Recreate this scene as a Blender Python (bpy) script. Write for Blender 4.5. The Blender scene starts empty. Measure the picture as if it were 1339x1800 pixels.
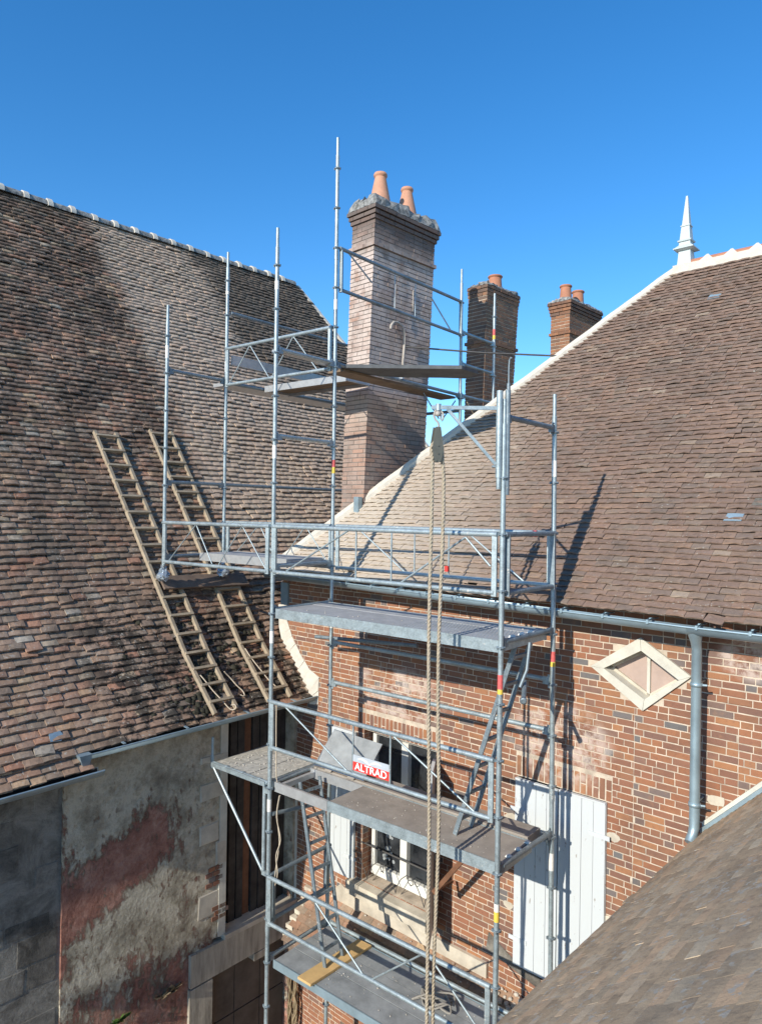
import bpy, math, random
from mathutils import Vector, Matrix, Euler, noise as mnoise
rng = random.Random(7)
S = bpy.context.scene
COL = S.collection
R = math.radians

# ------------------------------------------------------------------ camera
CAM_P = Vector((3.125, -5.556, 3.176))
c_f = Vector((-0.6310, 0.7758, 0.0010)).normalized()
c_r = Vector((0.776, 0.631, 0.016)); c_r = (c_r - c_f * c_r.dot(c_f)).normalized()
c_u = c_r.cross(c_f)
cd = bpy.data.cameras.new('camera'); cam = bpy.data.objects.new('camera', cd); COL.objects.link(cam)
cam.matrix_world = Matrix(((c_r.x, c_u.x, -c_f.x, CAM_P.x), (c_r.y, c_u.y, -c_f.y, CAM_P.y), (c_r.z, c_u.z, -c_f.z, CAM_P.z), (0, 0, 0, 1)))
cd.sensor_fit = 'VERTICAL'; cd.sensor_height = 36; cd.lens = 36 * 1248.84 / 1800
cd.clip_start = 0.05; cd.clip_end = 2000
S.camera = cam

# ------------------------------------------------------------------ world, sun, exposure
W = bpy.data.worlds.new('World'); S.world = W; W.use_nodes = True
SUN_TO = Vector((0.03, -1.0, 0.51)).normalized()
elev = math.asin(SUN_TO.z); azim = math.atan2(SUN_TO.x, SUN_TO.y)
wn = W.node_tree.nodes; wl = W.node_tree.links
sky = wn.new('ShaderNodeTexSky'); sky.sky_type = 'NISHITA'; sky.sun_disc = False
sky.sun_elevation = elev; sky.sun_rotation = azim
sky.altitude = 300; sky.air_density = 1.0; sky.dust_density = 0.1; sky.ozone_density = 4.0
bg = wn['Background']; bg.inputs['Strength'].default_value = 0.15
hs = wn.new('ShaderNodeHueSaturation'); hs.inputs['Saturation'].default_value = 1.26; hs.inputs['Value'].default_value = 1.26
wl.new(sky.outputs[0], hs.inputs['Color']); wl.new(hs.outputs[0], bg.inputs['Color'])
sd = bpy.data.lights.new('sun', 'SUN'); sun = bpy.data.objects.new('sun', sd); COL.objects.link(sun)
sd.energy = 4.8; sd.angle = R(0.5); sd.color = (1.0, 0.93, 0.82)
sun.location = (0, -20, 20); sun.rotation_euler = SUN_TO.to_track_quat('Z', 'Y').to_euler()
S.view_settings.view_transform = 'Standard'
S.view_settings.look = 'None'
S.view_settings.exposure = 0.25
S.view_settings.gamma = 1.0
S.view_settings.use_curve_mapping = False

def px(p):      # projected pixel of a world point (only used to rank pieces by size on screen)
    d = Vector(p) - CAM_P; z = d.dot(c_f)
    if z < 0.2: return None
    return (669.5 + 1248.84 * d.dot(c_r) / z, 900 - 1248.84 * d.dot(c_u) / z, z)
def screen_size(p, a):
    q = px(p)
    if q is None or not (-5 < q[0] < 1345 and -5 < q[1] < 1805): return 0.0
    return a / (q[2] * q[2])

# ------------------------------------------------------------------ materials
def mat(name):
    m = bpy.data.materials.new(name); m.use_nodes = True
    nt = m.node_tree; b = nt.nodes['Principled BSDF']
    return m, nt, b
class N:
    def __init__(s, nt): s.nt = nt
    def new(s, t, **k):
        n = s.nt.nodes.new(t)
        for a, v in k.items(): setattr(n, a, v)
        return n
    def link(s, a, b): s.nt.links.new(a, b)
    def val(s, sock, v):
        if hasattr(v, 'is_output') or isinstance(v, bpy.types.NodeSocket): s.link(v, sock)
        else: sock.default_value = v
    def math(s, op, a, b=0.0, clamp=False):
        n = s.new('ShaderNodeMath', operation=op); n.use_clamp = clamp
        s.val(n.inputs[0], a); s.val(n.inputs[1], b); return n.outputs[0]
    def pos(s): return s.new('ShaderNodeNewGeometry').outputs['Position']
    def xyz(s, v):
        n = s.new('ShaderNodeSeparateXYZ'); s.link(v, n.inputs[0]); return n.outputs
    def noise(s, scale, detail=4, rough=0.6, vec=None, dist=0.0):
        n = s.new('ShaderNodeTexNoise'); n.inputs['Scale'].default_value = scale
        n.inputs['Detail'].default_value = detail; n.inputs['Roughness'].default_value = rough
        n.inputs['Distortion'].default_value = dist
        s.link(vec if vec is not None else s.pos(), n.inputs['Vector']); return n.outputs['Fac']
    def scaled(s, sc, vec=None):
        n = s.new('ShaderNodeVectorMath', operation='MULTIPLY'); s.link(vec if vec is not None else s.pos(), n.inputs[0])
        n.inputs[1].default_value = sc; return n.outputs[0]
    def ramp(s, f, stops, interp='LINEAR'):
        n = s.new('ShaderNodeValToRGB'); cr = n.color_ramp; cr.interpolation = interp
        while len(cr.elements) < len(stops): cr.elements.new(0.5)
        for e, (p, c) in zip(cr.elements, stops):
            e.position = p; e.color = (c[0], c[1], c[2], 1) if hasattr(c, '__len__') else (c, c, c, 1)
        s.val(n.inputs[0], f); return n.outputs['Color']
    def step(s, f, a, b):
        n = s.new('ShaderNodeMapRange'); n.interpolation_type = 'SMOOTHSTEP'
        s.val(n.inputs[0], f); n.inputs[1].default_value = a; n.inputs[2].default_value = b
        return n.outputs[0]
    def mix(s, f, a, b, mode='MIX'):
        n = s.new('ShaderNodeMix', data_type='RGBA', blend_type=mode)
        s.val(n.inputs[0], f)
        for i, v in ((6, a), (7, b)):
            if isinstance(v, bpy.types.NodeSocket): s.link(v, n.inputs[i])
            else: n.inputs[i].default_value = (v[0], v[1], v[2], 1)
        return n.outputs[2]
    def rnd(s):     # a random number per piece, whether a lone object or a piece of a joined mesh
        a = s.new('ShaderNodeAttribute'); a.attribute_name = 'rnd'
        o = s.new('ShaderNodeObjectInfo')
        return s.math('FRACT', s.math('ADD', a.outputs['Fac'], o.outputs['Random']))
    def bump(s, b, h, strength, dist=0.01):
        n = s.new('ShaderNodeBump'); n.inputs['Strength'].default_value = strength; n.inputs['Distance'].default_value = dist
        s.link(h, n.inputs['Height']); s.link(n.outputs[0], b.inputs['Normal'])
    def blob(s, cx, cz, rx, rz, axis='X', soft=0.5):   # an elliptical patch of wear in world x/z or y/z
        p = s.xyz(s.pos()); a = p[0] if axis == 'X' else p[1]
        dx = s.math('DIVIDE', s.math('SUBTRACT', a, cx), rx); dz = s.math('DIVIDE', s.math('SUBTRACT', p[2], cz), rz)
        d = s.math('ADD', s.math('MULTIPLY', dx, dx), s.math('MULTIPLY', dz, dz))
        return s.math('SUBTRACT', 1.0, s.step(d, 1.0 - soft, 1.0 + soft))

def simple(name, color, rough=0.7, metal=0.0, var=0.15, scale=6.0, bump=0.0, bscale=40.0, spec=0.4):
    m, nt, b = mat(name); n = N(nt)
    f = n.noise(scale, 5, 0.65)
    lo = [max(0, c * (1 - var)) for c in color]; hi = [min(1, c * (1 + var)) for c in color]
    n.link(n.ramp(f, [(0.3, lo), (0.7, hi)]), b.inputs['Base Color'])
    b.inputs['Roughness'].default_value = rough; b.inputs['Metallic'].default_value = metal
    b.inputs['Specular IOR Level'].default_value = spec
    if bump: n.bump(b, n.noise(bscale, 4), bump, 0.004)
    return m

def tile_mat(name, stops, moss=None, lichen=0.62, dark_amt=0.5, pale=None, pcol=None):
    m, nt, b = mat(name); n = N(nt)
    r = n.rnd()
    base = n.ramp(r, stops)
    mott = n.noise(22, 5, 0.7)
    base = n.mix(n.math('MULTIPLY', n.step(mott, 0.45, 0.75), 0.45), base, (0.075, 0.062, 0.052))
    big = n.noise(1.3, 5, 0.65)
    base = n.mix(n.math('MULTIPLY', n.step(big, 0.45, 0.7), dark_amt), base, (0.065, 0.055, 0.047))
    if pale is not None:
        base = n.mix(pale(n), base, pcol)
    if moss is not None:
        base = n.mix(moss(n), base, (0.040, 0.034, 0.027))
    sp = n.noise(31, 3, 0.55); sp2 = n.noise(5, 2)
    sp = n.math('MULTIPLY', n.step(sp, lichen, lichen + 0.05), n.step(sp2, 0.42, 0.6))
    base = n.mix(n.math('MULTIPLY', sp, 0.8), base, (0.38, 0.36, 0.31))
    n.link(base, b.inputs['Base Color'])
    b.inputs['Roughness'].default_value = 0.88; b.inputs['Specular IOR Level'].default_value = 0.25
    n.bump(b, n.noise(60, 5, 0.7), 0.5, 0.006)
    return m

def moss_left(n):
    p = n.xyz(n.pos())
    w = n.noise(1.1, 6, 0.75); fine = n.noise(7, 4, 0.7)
    # older, blackened field of tiles towards the near end; a relaid paler field beyond it
    y = n.math('ADD', p[1], n.math('MULTIPLY', n.math('SUBTRACT', w, 0.5), 1.5))
    a = n.math('SUBTRACT', 1.0, n.step(y, 1.3, 1.75))
    a = n.math('MULTIPLY', a, n.step(n.math('ADD', w, n.math('MULTIPLY', fine, 0.7)), 0.66, 0.95))
    a = n.math('MULTIPLY', a, n.math('ADD', 0.25, n.math('MULTIPLY', n.step(p[2], 0.8, 5.0), 0.5)))
    b_ = n.math('MULTIPLY', n.step(y, 3.6, 4.2), n.math('MULTIPLY', n.step(p[2], 5.2, 6.6), 0.75))
    # moss clumps below the ladders near the eaves
    c_ = n.math('MULTIPLY', n.math('MULTIPLY', n.step(p[2], -0.6, 0.0), n.math('SUBTRACT', 1.0, n.step(p[2], 1.5, 2.9))), n.step(p[1], -1.75, -1.0))
    c_ = n.math('MULTIPLY', c_, n.math('MULTIPLY', n.step(n.noise(4.5, 4, 0.7), 0.43, 0.55), 0.92))
    return n.math('MAXIMUM', n.math('MAXIMUM', a, b_), c_)

BR = [(0.0, (0.17, 0.10, 0.072)), (0.25, (0.21, 0.135, 0.10)), (0.45, (0.15, 0.105, 0.085)), (0.62, (0.25, 0.155, 0.11)), (0.8, (0.19, 0.15, 0.125)), (0.92, (0.27, 0.14, 0.09)), (1.0, (0.30, 0.24, 0.17))]
M = {}
def pale_left(n):     # relaid, paler field of tiles on the old roof
    p = n.xyz(n.pos()); w = n.noise(1.1, 6, 0.75)
    y = n.math('ADD', p[1], n.math('MULTIPLY', n.math('SUBTRACT', w, 0.5), 1.5))
    f = n.math('MULTIPLY', n.step(y, 1.3, 1.75), n.step(p[2], 1.9, 3.0))
    return n.math('MULTIPLY', f, 0.68)
def pale_front(n):    # brown roof tiles grow paler towards the corner beside the hip
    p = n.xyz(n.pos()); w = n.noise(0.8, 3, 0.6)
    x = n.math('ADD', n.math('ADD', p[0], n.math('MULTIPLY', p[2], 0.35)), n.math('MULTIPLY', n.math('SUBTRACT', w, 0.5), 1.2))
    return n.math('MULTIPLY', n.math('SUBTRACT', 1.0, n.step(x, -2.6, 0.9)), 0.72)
M['tile_left'] = tile_mat('weathered_clay_tile', [(0, (0.348, 0.226, 0.148)), (0.25, (0.400, 0.259, 0.173)), (0.42, (0.278, 0.215, 0.158)), (0.6, (0.429, 0.253, 0.168)), (0.74, (0.360, 0.275, 0.199)), (0.86, (0.464, 0.237, 0.148)), (0.95, (0.534, 0.385, 0.235)), (1, (0.441, 0.385, 0.306))], moss_left, 0.60, 0.4, pale_left, (0.50, 0.395, 0.295))
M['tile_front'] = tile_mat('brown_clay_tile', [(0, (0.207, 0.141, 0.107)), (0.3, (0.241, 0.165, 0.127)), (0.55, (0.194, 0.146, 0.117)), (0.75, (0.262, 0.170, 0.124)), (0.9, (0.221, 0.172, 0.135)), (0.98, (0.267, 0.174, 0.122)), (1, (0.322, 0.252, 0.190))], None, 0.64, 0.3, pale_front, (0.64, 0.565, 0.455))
M['tile_fore'] = tile_mat('mossy_brown_tile', [(0, (0.356, 0.262, 0.167)), (0.3, (0.464, 0.346, 0.224)), (0.55, (0.389, 0.302, 0.202)), (0.8, (0.518, 0.356, 0.220)), (1, (0.497, 0.406, 0.282))], None, 0.555, 0.34)

def brick_mat(name, stops, stain=None, soot=None, rough=0.85):
    m, nt, b = mat(name); n = N(nt)
    r = n.rnd(); base = n.ramp(r, stops, 'LINEAR')
    mo = n.noise(28, 5, 0.7)
    base = n.mix(n.math('MULTIPLY', n.step(mo, 0.5, 0.8), 0.4), base, (0.10, 0.065, 0.055))
    mo2 = n.noise(9, 3, 0.6)
    base = n.mix(n.math('MULTIPLY', n.step(mo2, 0.55, 0.75), 0.30), base, (0.36, 0.19, 0.10))
    dirt = n.noise(1.7, 6, 0.7)
    base = n.mix(n.math('MULTIPLY', n.step(dirt, 0.46, 0.68), 0.38), base, (0.095, 0.065, 0.052))
    if stain is not None:
        base = n.mix(stain(n), base, (0.56, 0.47, 0.41))
    if soot is not None:
        base = n.mix(soot(n), base, (0.055, 0.05, 0.048))
    n.link(base, b.inputs['Base Color'])
    b.inputs['Roughness'].default_value = rough; b.inputs['Specular IOR Level'].default_value = 0.25
    n.bump(b, n.noise(90, 4, 0.7), 0.4, 0.004)
    return m
def stain_facade(n):
    a = n.blob(-2.35, 0.88, 0.75, 0.33); b2 = n.blob(-0.12, 0.78, 0.55, 0.42); c2 = n.blob(1.75, 1.95, 0.3, 0.2)
    f = n.math('MAXIMUM', n.math('MAXIMUM', a, b2), c2)
    return n.math('MULTIPLY', f, n.math('MULTIPLY', n.step(n.noise(6, 5, 0.7), 0.40, 0.62), 0.75))
BS = [(0, (0.261, 0.116, 0.067)), (0.18, (0.315, 0.142, 0.076)), (0.36, (0.211, 0.107, 0.074)), (0.52, (0.360, 0.172, 0.084)), (0.64, (0.184, 0.107, 0.084)), (0.75, (0.288, 0.129, 0.076)), (0.88, (0.261, 0.129, 0.084)), (0.95, (0.180, 0.129, 0.109)), (0.98, (0.162, 0.142, 0.134)), (1, (0.144, 0.142, 0.139))]
M['brick'] = brick_mat('red_brick', BS, stain_facade)
def soot_top(n):
    p = n.xyz(n.pos()); w = n.noise(5, 4, 0.6)
    return n.math('MULTIPLY', n.step(n.math('ADD', p[2], n.math('MULTIPLY', w, 0.6)), 7.15, 7.75), 0.66)
def pale(n):
    p = n.xyz(n.pos())
    f = n.math('MULTIPLY', n.step(p[2], 4.1, 5.2), n.math('SUBTRACT', 1.0, n.step(p[2], 6.9, 7.5)))
    return n.math('MULTIPLY', f, n.math('MULTIPLY', n.step(n.noise(3.2, 4, 0.6), 0.30, 0.56), 0.85))
M['brick_chimney'] = brick_mat('grey_pink_brick', [(0, (0.34, 0.235, 0.19)), (0.3, (0.38, 0.28, 0.23)), (0.55, (0.30, 0.24, 0.205)), (0.75, (0.40, 0.245, 0.18)), (1, (0.33, 0.285, 0.25))], pale, soot_top)
def soot2(n):
    p = n.xyz(n.pos()); w = n.noise(4, 4, 0.6)
    return n.math('MULTIPLY', n.step(n.math('ADD', p[2], n.math('MULTIPLY', w, 1.2)), 7.5, 8.3), 0.75)
M['brick_old'] = brick_mat('old_brown_brick', [(0, (0.20, 0.115, 0.075)), (0.3, (0.25, 0.15, 0.095)), (0.5, (0.15, 0.105, 0.08)), (0.75, (0.30, 0.16, 0.09)), (1, (0.14, 0.115, 0.095))], None, soot2)
M['brick_red'] = brick_mat('orange_brown_brick', [(0, (0.27, 0.125, 0.07)), (0.3, (0.33, 0.165, 0.09)), (0.5, (0.20, 0.105, 0.065)), (0.75, (0.36, 0.17, 0.085)), (1, (0.17, 0.11, 0.08))], None, soot2)
M['mortar'] = simple('lime_mortar', (0.49, 0.415, 0.325), 0.9, 0, 0.34, 7, 0.4, 60)
M['mortar_dark'] = simple('grey_mortar', (0.19, 0.165, 0.145), 0.9, 0, 0.3, 5, 0.4, 60)
M['mortar_white'] = simple('white_lime_fillet', (0.56, 0.52, 0.44), 0.9, 0, 0.12, 9, 0.6, 30)
M['mortar_cap'] = simple('lichened_cement', (0.22, 0.22, 0.205), 0.9, 0, 0.75, 16, 1.0, 30)
M['stone_cream'] = simple('dressed_limestone', (0.54, 0.52, 0.44), 0.85, 0, 0.13, 7, 0.3, 50)
m, nt, b = mat('grey_rubble_stone'); n_ = N(nt)
st_f = n_.math('ADD', n_.math('MULTIPLY', n_.noise(2.4, 7, 0.75, None, 0.5), 0.7), n_.math('MULTIPLY', n_.rnd(), 0.10))
n_.link(n_.ramp(st_f, [(0.28, (0.06, 0.055, 0.046)), (0.40, (0.17, 0.155, 0.13)), (0.50, (0.29, 0.27, 0.23)), (0.62, (0.15, 0.14, 0.12))]), b.inputs['Base Color'])
b.inputs['Roughness'].default_value = 0.95; n_.bump(b, n_.noise(12, 7, 0.75), 1.0, 0.03); M['stone_rough'] = m
M['stone_sill'] = simple('worn_sill_stone', (0.50, 0.45, 0.36), 0.9, 0, 0.25, 4, 0.5, 30)
def steel(name, col, rough, metal):
    m, nt, b = mat(name); n = N(nt)
    f = n.math('ADD', n.math('MULTIPLY', n.noise(9, 5, 0.7), 0.6), n.math('MULTIPLY', n.noise(70, 3, 0.6), 0.4))
    base = n.ramp(f, [(0.34, [c * 0.62 for c in col]), (0.5, col), (0.66, [min(1, c * 1.28) for c in col])])
    sp = n.math('MULTIPLY', n.step(n.noise(48, 3, 0.6), 0.60, 0.66), n.step(n.noise(3.1, 3), 0.48, 0.62))
    base = n.mix(n.math('MULTIPLY', sp, 0.8), base, (0.55, 0.53, 0.48))
    ru = n.math('MULTIPLY', n.step(n.noise(21, 5, 0.7), 0.66, 0.76), 0.55)
    base = n.mix(ru, base, (0.17, 0.095, 0.055))
    n.link(base, b.inputs['Base Color'])
    n.link(n.math('MULTIPLY', metal, n.math('SUBTRACT', 1.0, sp)), b.inputs['Metallic'])
    n.link(n.math('ADD', rough - 0.12, n.math('MULTIPLY', f, 0.3)), b.inputs['Roughness'])
    n.bump(b, f, 0.2, 0.003); return m
M['steel'] = steel('galvanised_steel', (0.35, 0.415, 0.43), 0.45, 0.5)
M['steel_dull'] = steel('dull_galvanised_steel', (0.225, 0.275, 0.30), 0.52, 0.5)
M['zinc'] = simple('zinc', (0.31, 0.41, 0.455), 0.45, 0.5, 0.16, 5, 0.08, 20, 0.5)
M['zinc_pale'] = simple('pale_painted_zinc', (0.47, 0.53, 0.525), 0.5, 0.0, 0.06, 4)
M['deck_grey'] = simple('steel_deck_grey', (0.40, 0.405, 0.405), 0.6, 0.25, 0.16, 7, 0.35, 120)
M['deck_blue'] = simple('dusty_steel_deck', (0.27, 0.285, 0.285), 0.7, 0.1, 0.25, 5, 0.4, 100)
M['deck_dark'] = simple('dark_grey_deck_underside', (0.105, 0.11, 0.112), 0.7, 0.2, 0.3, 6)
M['deck_ply'] = simple('dusty_plywood', (0.29, 0.255, 0.215), 0.85, 0, 0.2, 5, 0.3, 60)
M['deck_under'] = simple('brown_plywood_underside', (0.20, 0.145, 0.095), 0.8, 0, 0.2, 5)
M['deck_dust'] = simple('mortar_splashed_plank', (0.42, 0.40, 0.34), 0.9, 0, 0.35, 18, 0.7, 30)
M['alu'] = simple('aluminium', (0.55, 0.56, 0.55), 0.42, 0.6, 0.12, 12)
M['wood_ladder'] = simple('weathered_pine', (0.34, 0.275, 0.19), 0.85, 0, 0.22, 8, 0.3, 40)
M['wood_new'] = simple('new_pine_board', (0.58, 0.38, 0.16), 0.75, 0, 0.14, 6, 0.2, 40)
M['wood_board'] = simple('brown_board', (0.165, 0.12, 0.09), 0.85, 0, 0.25, 6, 0.2, 30)
M['wood_black'] = simple('tarred_plank', (0.050, 0.045, 0.040), 0.85, 0, 0.5, 6, 0.5, 25)
M['wood_rust'] = simple('rust_brown_post', (0.16, 0.075, 0.040), 0.85, 0, 0.3, 6, 0.4, 25)
M['wood_greyboard'] = simple('grey_brown_board', (0.115, 0.095, 0.075), 0.85, 0, 0.3, 4, 0.3, 25)
M['white'] = simple('white_paint', (0.55, 0.585, 0.59), 0.55, 0, 0.03, 3, 0.15, 30)
M['white_frame'] = simple('cream_white_paint', (0.66, 0.65, 0.59), 0.5, 0, 0.04, 6)
M['iron'] = simple('dark_iron', (0.10, 0.095, 0.09), 0.6, 0.4, 0.25, 20)
M['iron_pale'] = simple('paint_flaked_iron', (0.40, 0.36, 0.31), 0.7, 0.1, 0.25, 20)
M['terracotta'] = simple('terracotta', (0.40, 0.18, 0.105), 0.8, 0, 0.12, 9, 0.15, 30)
M['terracotta_pale'] = simple('pale_terracotta', (0.52, 0.27, 0.17), 0.8, 0, 0.12, 9, 0.15, 30)
M['rope'] = simple('hemp_rope', (0.40, 0.34, 0.25), 0.9, 0, 0.2, 30, 0.5, 200)
M['cord'] = simple('pale_cord', (0.55, 0.46, 0.34), 0.9, 0, 0.1, 30)
M['cord_grey'] = simple('grey_cord', (0.27, 0.25, 0.215), 0.9, 0, 0.2, 30)
M['sign_red'] = simple('sign_red', (0.70, 0.045, 0.035), 0.5, 0, 0.03)
M['sign_white'] = simple('sign_white', (0.85, 0.85, 0.85), 0.5, 0, 0.02)
M['sign_grey'] = simple('sign_grey', (0.42, 0.46, 0.49), 0.5, 0, 0.12, 4)
M['yellow'] = simple('yellow_sticker', (0.75, 0.52, 0.08), 0.6, 0, 0.08, 20)
M['pink'] = simple('faded_red_sticker', (0.62, 0.12, 0.11), 0.6, 0, 0.25, 40)
M['sticker'] = simple('worn_white_sticker', (0.72, 0.70, 0.64), 0.7, 0, 0.15, 40)
M['plastic'] = simple('clear_plastic_wrap', (0.34, 0.38, 0.41), 0.16, 0.35, 0.5, 40, 0.9, 40, 0.8)
M['moss'] = simple('dark_moss', (0.045, 0.042, 0.030), 1.0, 0, 0.5, 40, 1.0, 60, 0.1)
M['green'] = simple('green_weed', (0.07, 0.15, 0.025), 0.7, 0, 0.3, 20)
M['dry'] = simple('dry_stem', (0.26, 0.20, 0.12), 0.9, 0, 0.3, 20)
M['rubble'] = simple('mortar_crumb', (0.50, 0.46, 0.39), 0.95, 0, 0.25, 30)
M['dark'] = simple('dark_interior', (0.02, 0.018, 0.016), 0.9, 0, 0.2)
M['ground'] = simple('courtyard_gravel', (0.26, 0.235, 0.20), 0.95, 0, 0.25, 3, 0.6, 30)
M['grey_pulley'] = simple('painted_pulley_cheek', (0.14, 0.14, 0.115), 0.55, 0.1, 0.15, 14)
m, nt, b = mat('window_glass'); n_ = N(nt)
n_.link(n_.ramp(n_.noise(5, 3), [(0.35, (0.012, 0.014, 0.016)), (0.75, (0.05, 0.055, 0.06))]), b.inputs['Base Color'])
b.inputs['Roughness'].default_value = 0.06; b.inputs['Specular IOR Level'].default_value = 0.6; M['glass'] = m
m, nt, b = mat('net_curtain'); b.inputs['Base Color'].default_value = (0.30, 0.32, 0.32, 1); b.inputs['Roughness'].default_value = 0.9; M['net'] = m
M['pane_dusty'] = simple('dusty_pink_pane', (0.40, 0.305, 0.255), 0.35, 0, 0.12, 5)

# peeling plaster of the old house wall: grey render over terracotta undercoat
m, nt, b = mat('peeling_plaster'); n_ = N(nt); p_ = n_.xyz(n_.pos())
warp = n_.noise(3.4, 8, 0.8, None, 0.6); streak = n_.noise(1.0, 7, 0.8, n_.scaled((9, 9, 3.6)))
t_ = n_.math('ADD', n_.math('MULTIPLY', warp, 0.45), n_.math('MULTIPLY', streak, 0.55))
# red undercoat shows in a band down the near edge, a diagonal swathe and low down
band = n_.math('SUBTRACT', 1.0, n_.step(p_[1], -1.86, -1.45))
slope = n_.math('SUBTRACT', p_[2], n_.math('MULTIPLY', n_.math('ADD', p_[1], 1.0), 0.45))
dz_ = n_.math('DIVIDE', n_.math('ADD', slope, 1.02), 0.42)
sw = n_.math('SUBTRACT', 1.0, n_.step(n_.math('MULTIPLY', dz_, dz_), 0.1, 1.5))
sw = n_.math('MULTIPLY', sw, n_.math('SUBTRACT', 1.0, n_.step(p_[1], -0.55, -0.1)))
low = n_.math('MULTIPLY', n_.math('SUBTRACT', 1.0, n_.step(p_[2], -2.75, -2.0)), 0.7)
red = n_.math('MAXIMUM', n_.math('MAXIMUM', n_.math('MULTIPLY', band, 0.95), sw), low)
low2 = n_.math('MULTIPLY', n_.step(p_[2], -0.5, 0.1), 0.3)
red = n_.math('SUBTRACT', red, low2)
redm = n_.step(n_.math('ADD', n_.math('MULTIPLY', red, 0.17), t_), 0.535, 0.615)
grey = n_.ramp(n_.noise(3.0, 6, 0.7), [(0.3, (0.201, 0.170, 0.123)), (0.46, (0.401, 0.351, 0.262)), (0.58, (0.590, 0.529, 0.407)), (0.72, (0.330, 0.287, 0.220))])
redc = n_.ramp(n_.noise(4.0, 7, 0.75), [(0.3, (0.177, 0.079, 0.059)), (0.48, (0.354, 0.168, 0.122)), (0.62, (0.472, 0.270, 0.201)), (0.75, (0.519, 0.372, 0.299))])
colp = n_.mix(redm, grey, redc)
damp = n_.math('MULTIPLY', n_.step(p_[2], -0.1, 0.5), n_.step(n_.noise(1.6, 5, 0.7, n_.scaled((3, 3, 0.8))), 0.45, 0.65))
colp = n_.mix(n_.math('MULTIPLY', damp, 0.4), colp, (0.10, 0.085, 0.065))
n_.link(colp, b.inputs['Base Color']); b.inputs['Roughness'].default_value = 0.95; b.inputs['Specular IOR Level'].default_value = 0.2
hb = n_.math('ADD', n_.math('MULTIPLY', redm, -0.5), n_.math('MULTIPLY', n_.noise(9, 6, 0.7), 1.2))
n_.bump(b, hb, 1.0, 0.045); M['plaster'] = m
# old sill / lintel beam with an ochre, rain-streaked face
m, nt, b = mat('streaked_render'); n_ = N(nt)
sc_ = n_.noise(1.0, 5, 0.7, n_.scaled((9, 9, 1.2)))
n_.link(n_.ramp(sc_, [(0.3, (0.17, 0.145, 0.11)), (0.5, (0.36, 0.32, 0.25)), (0.72, (0.52, 0.46, 0.36))]), b.inputs['Base Color'])
b.inputs['Roughness'].default_value = 0.95; n_.bump(b, n_.noise(15, 5), 0.5, 0.01); M['streaked'] = m
# shutter paint, flaking along the board joints
m, nt, b = mat('flaking_white_paint'); n_ = N(nt)
fl = n_.noise(1.0, 6, 0.7, n_.scaled((26, 26, 7)))
big = n_.noise(2.4, 3)
fm = n_.step(n_.math('ADD', fl, n_.math('MULTIPLY', big, 0.22)), 0.755, 0.79)
n_.link(n_.mix(fm, (0.53, 0.565, 0.57), (0.26, 0.225, 0.19)), b.inputs['Base Color'])
b.inputs['Roughness'].default_value = 0.6; n_.bump(b, fl, 0.15, 0.004); M['shutter'] = m

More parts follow.
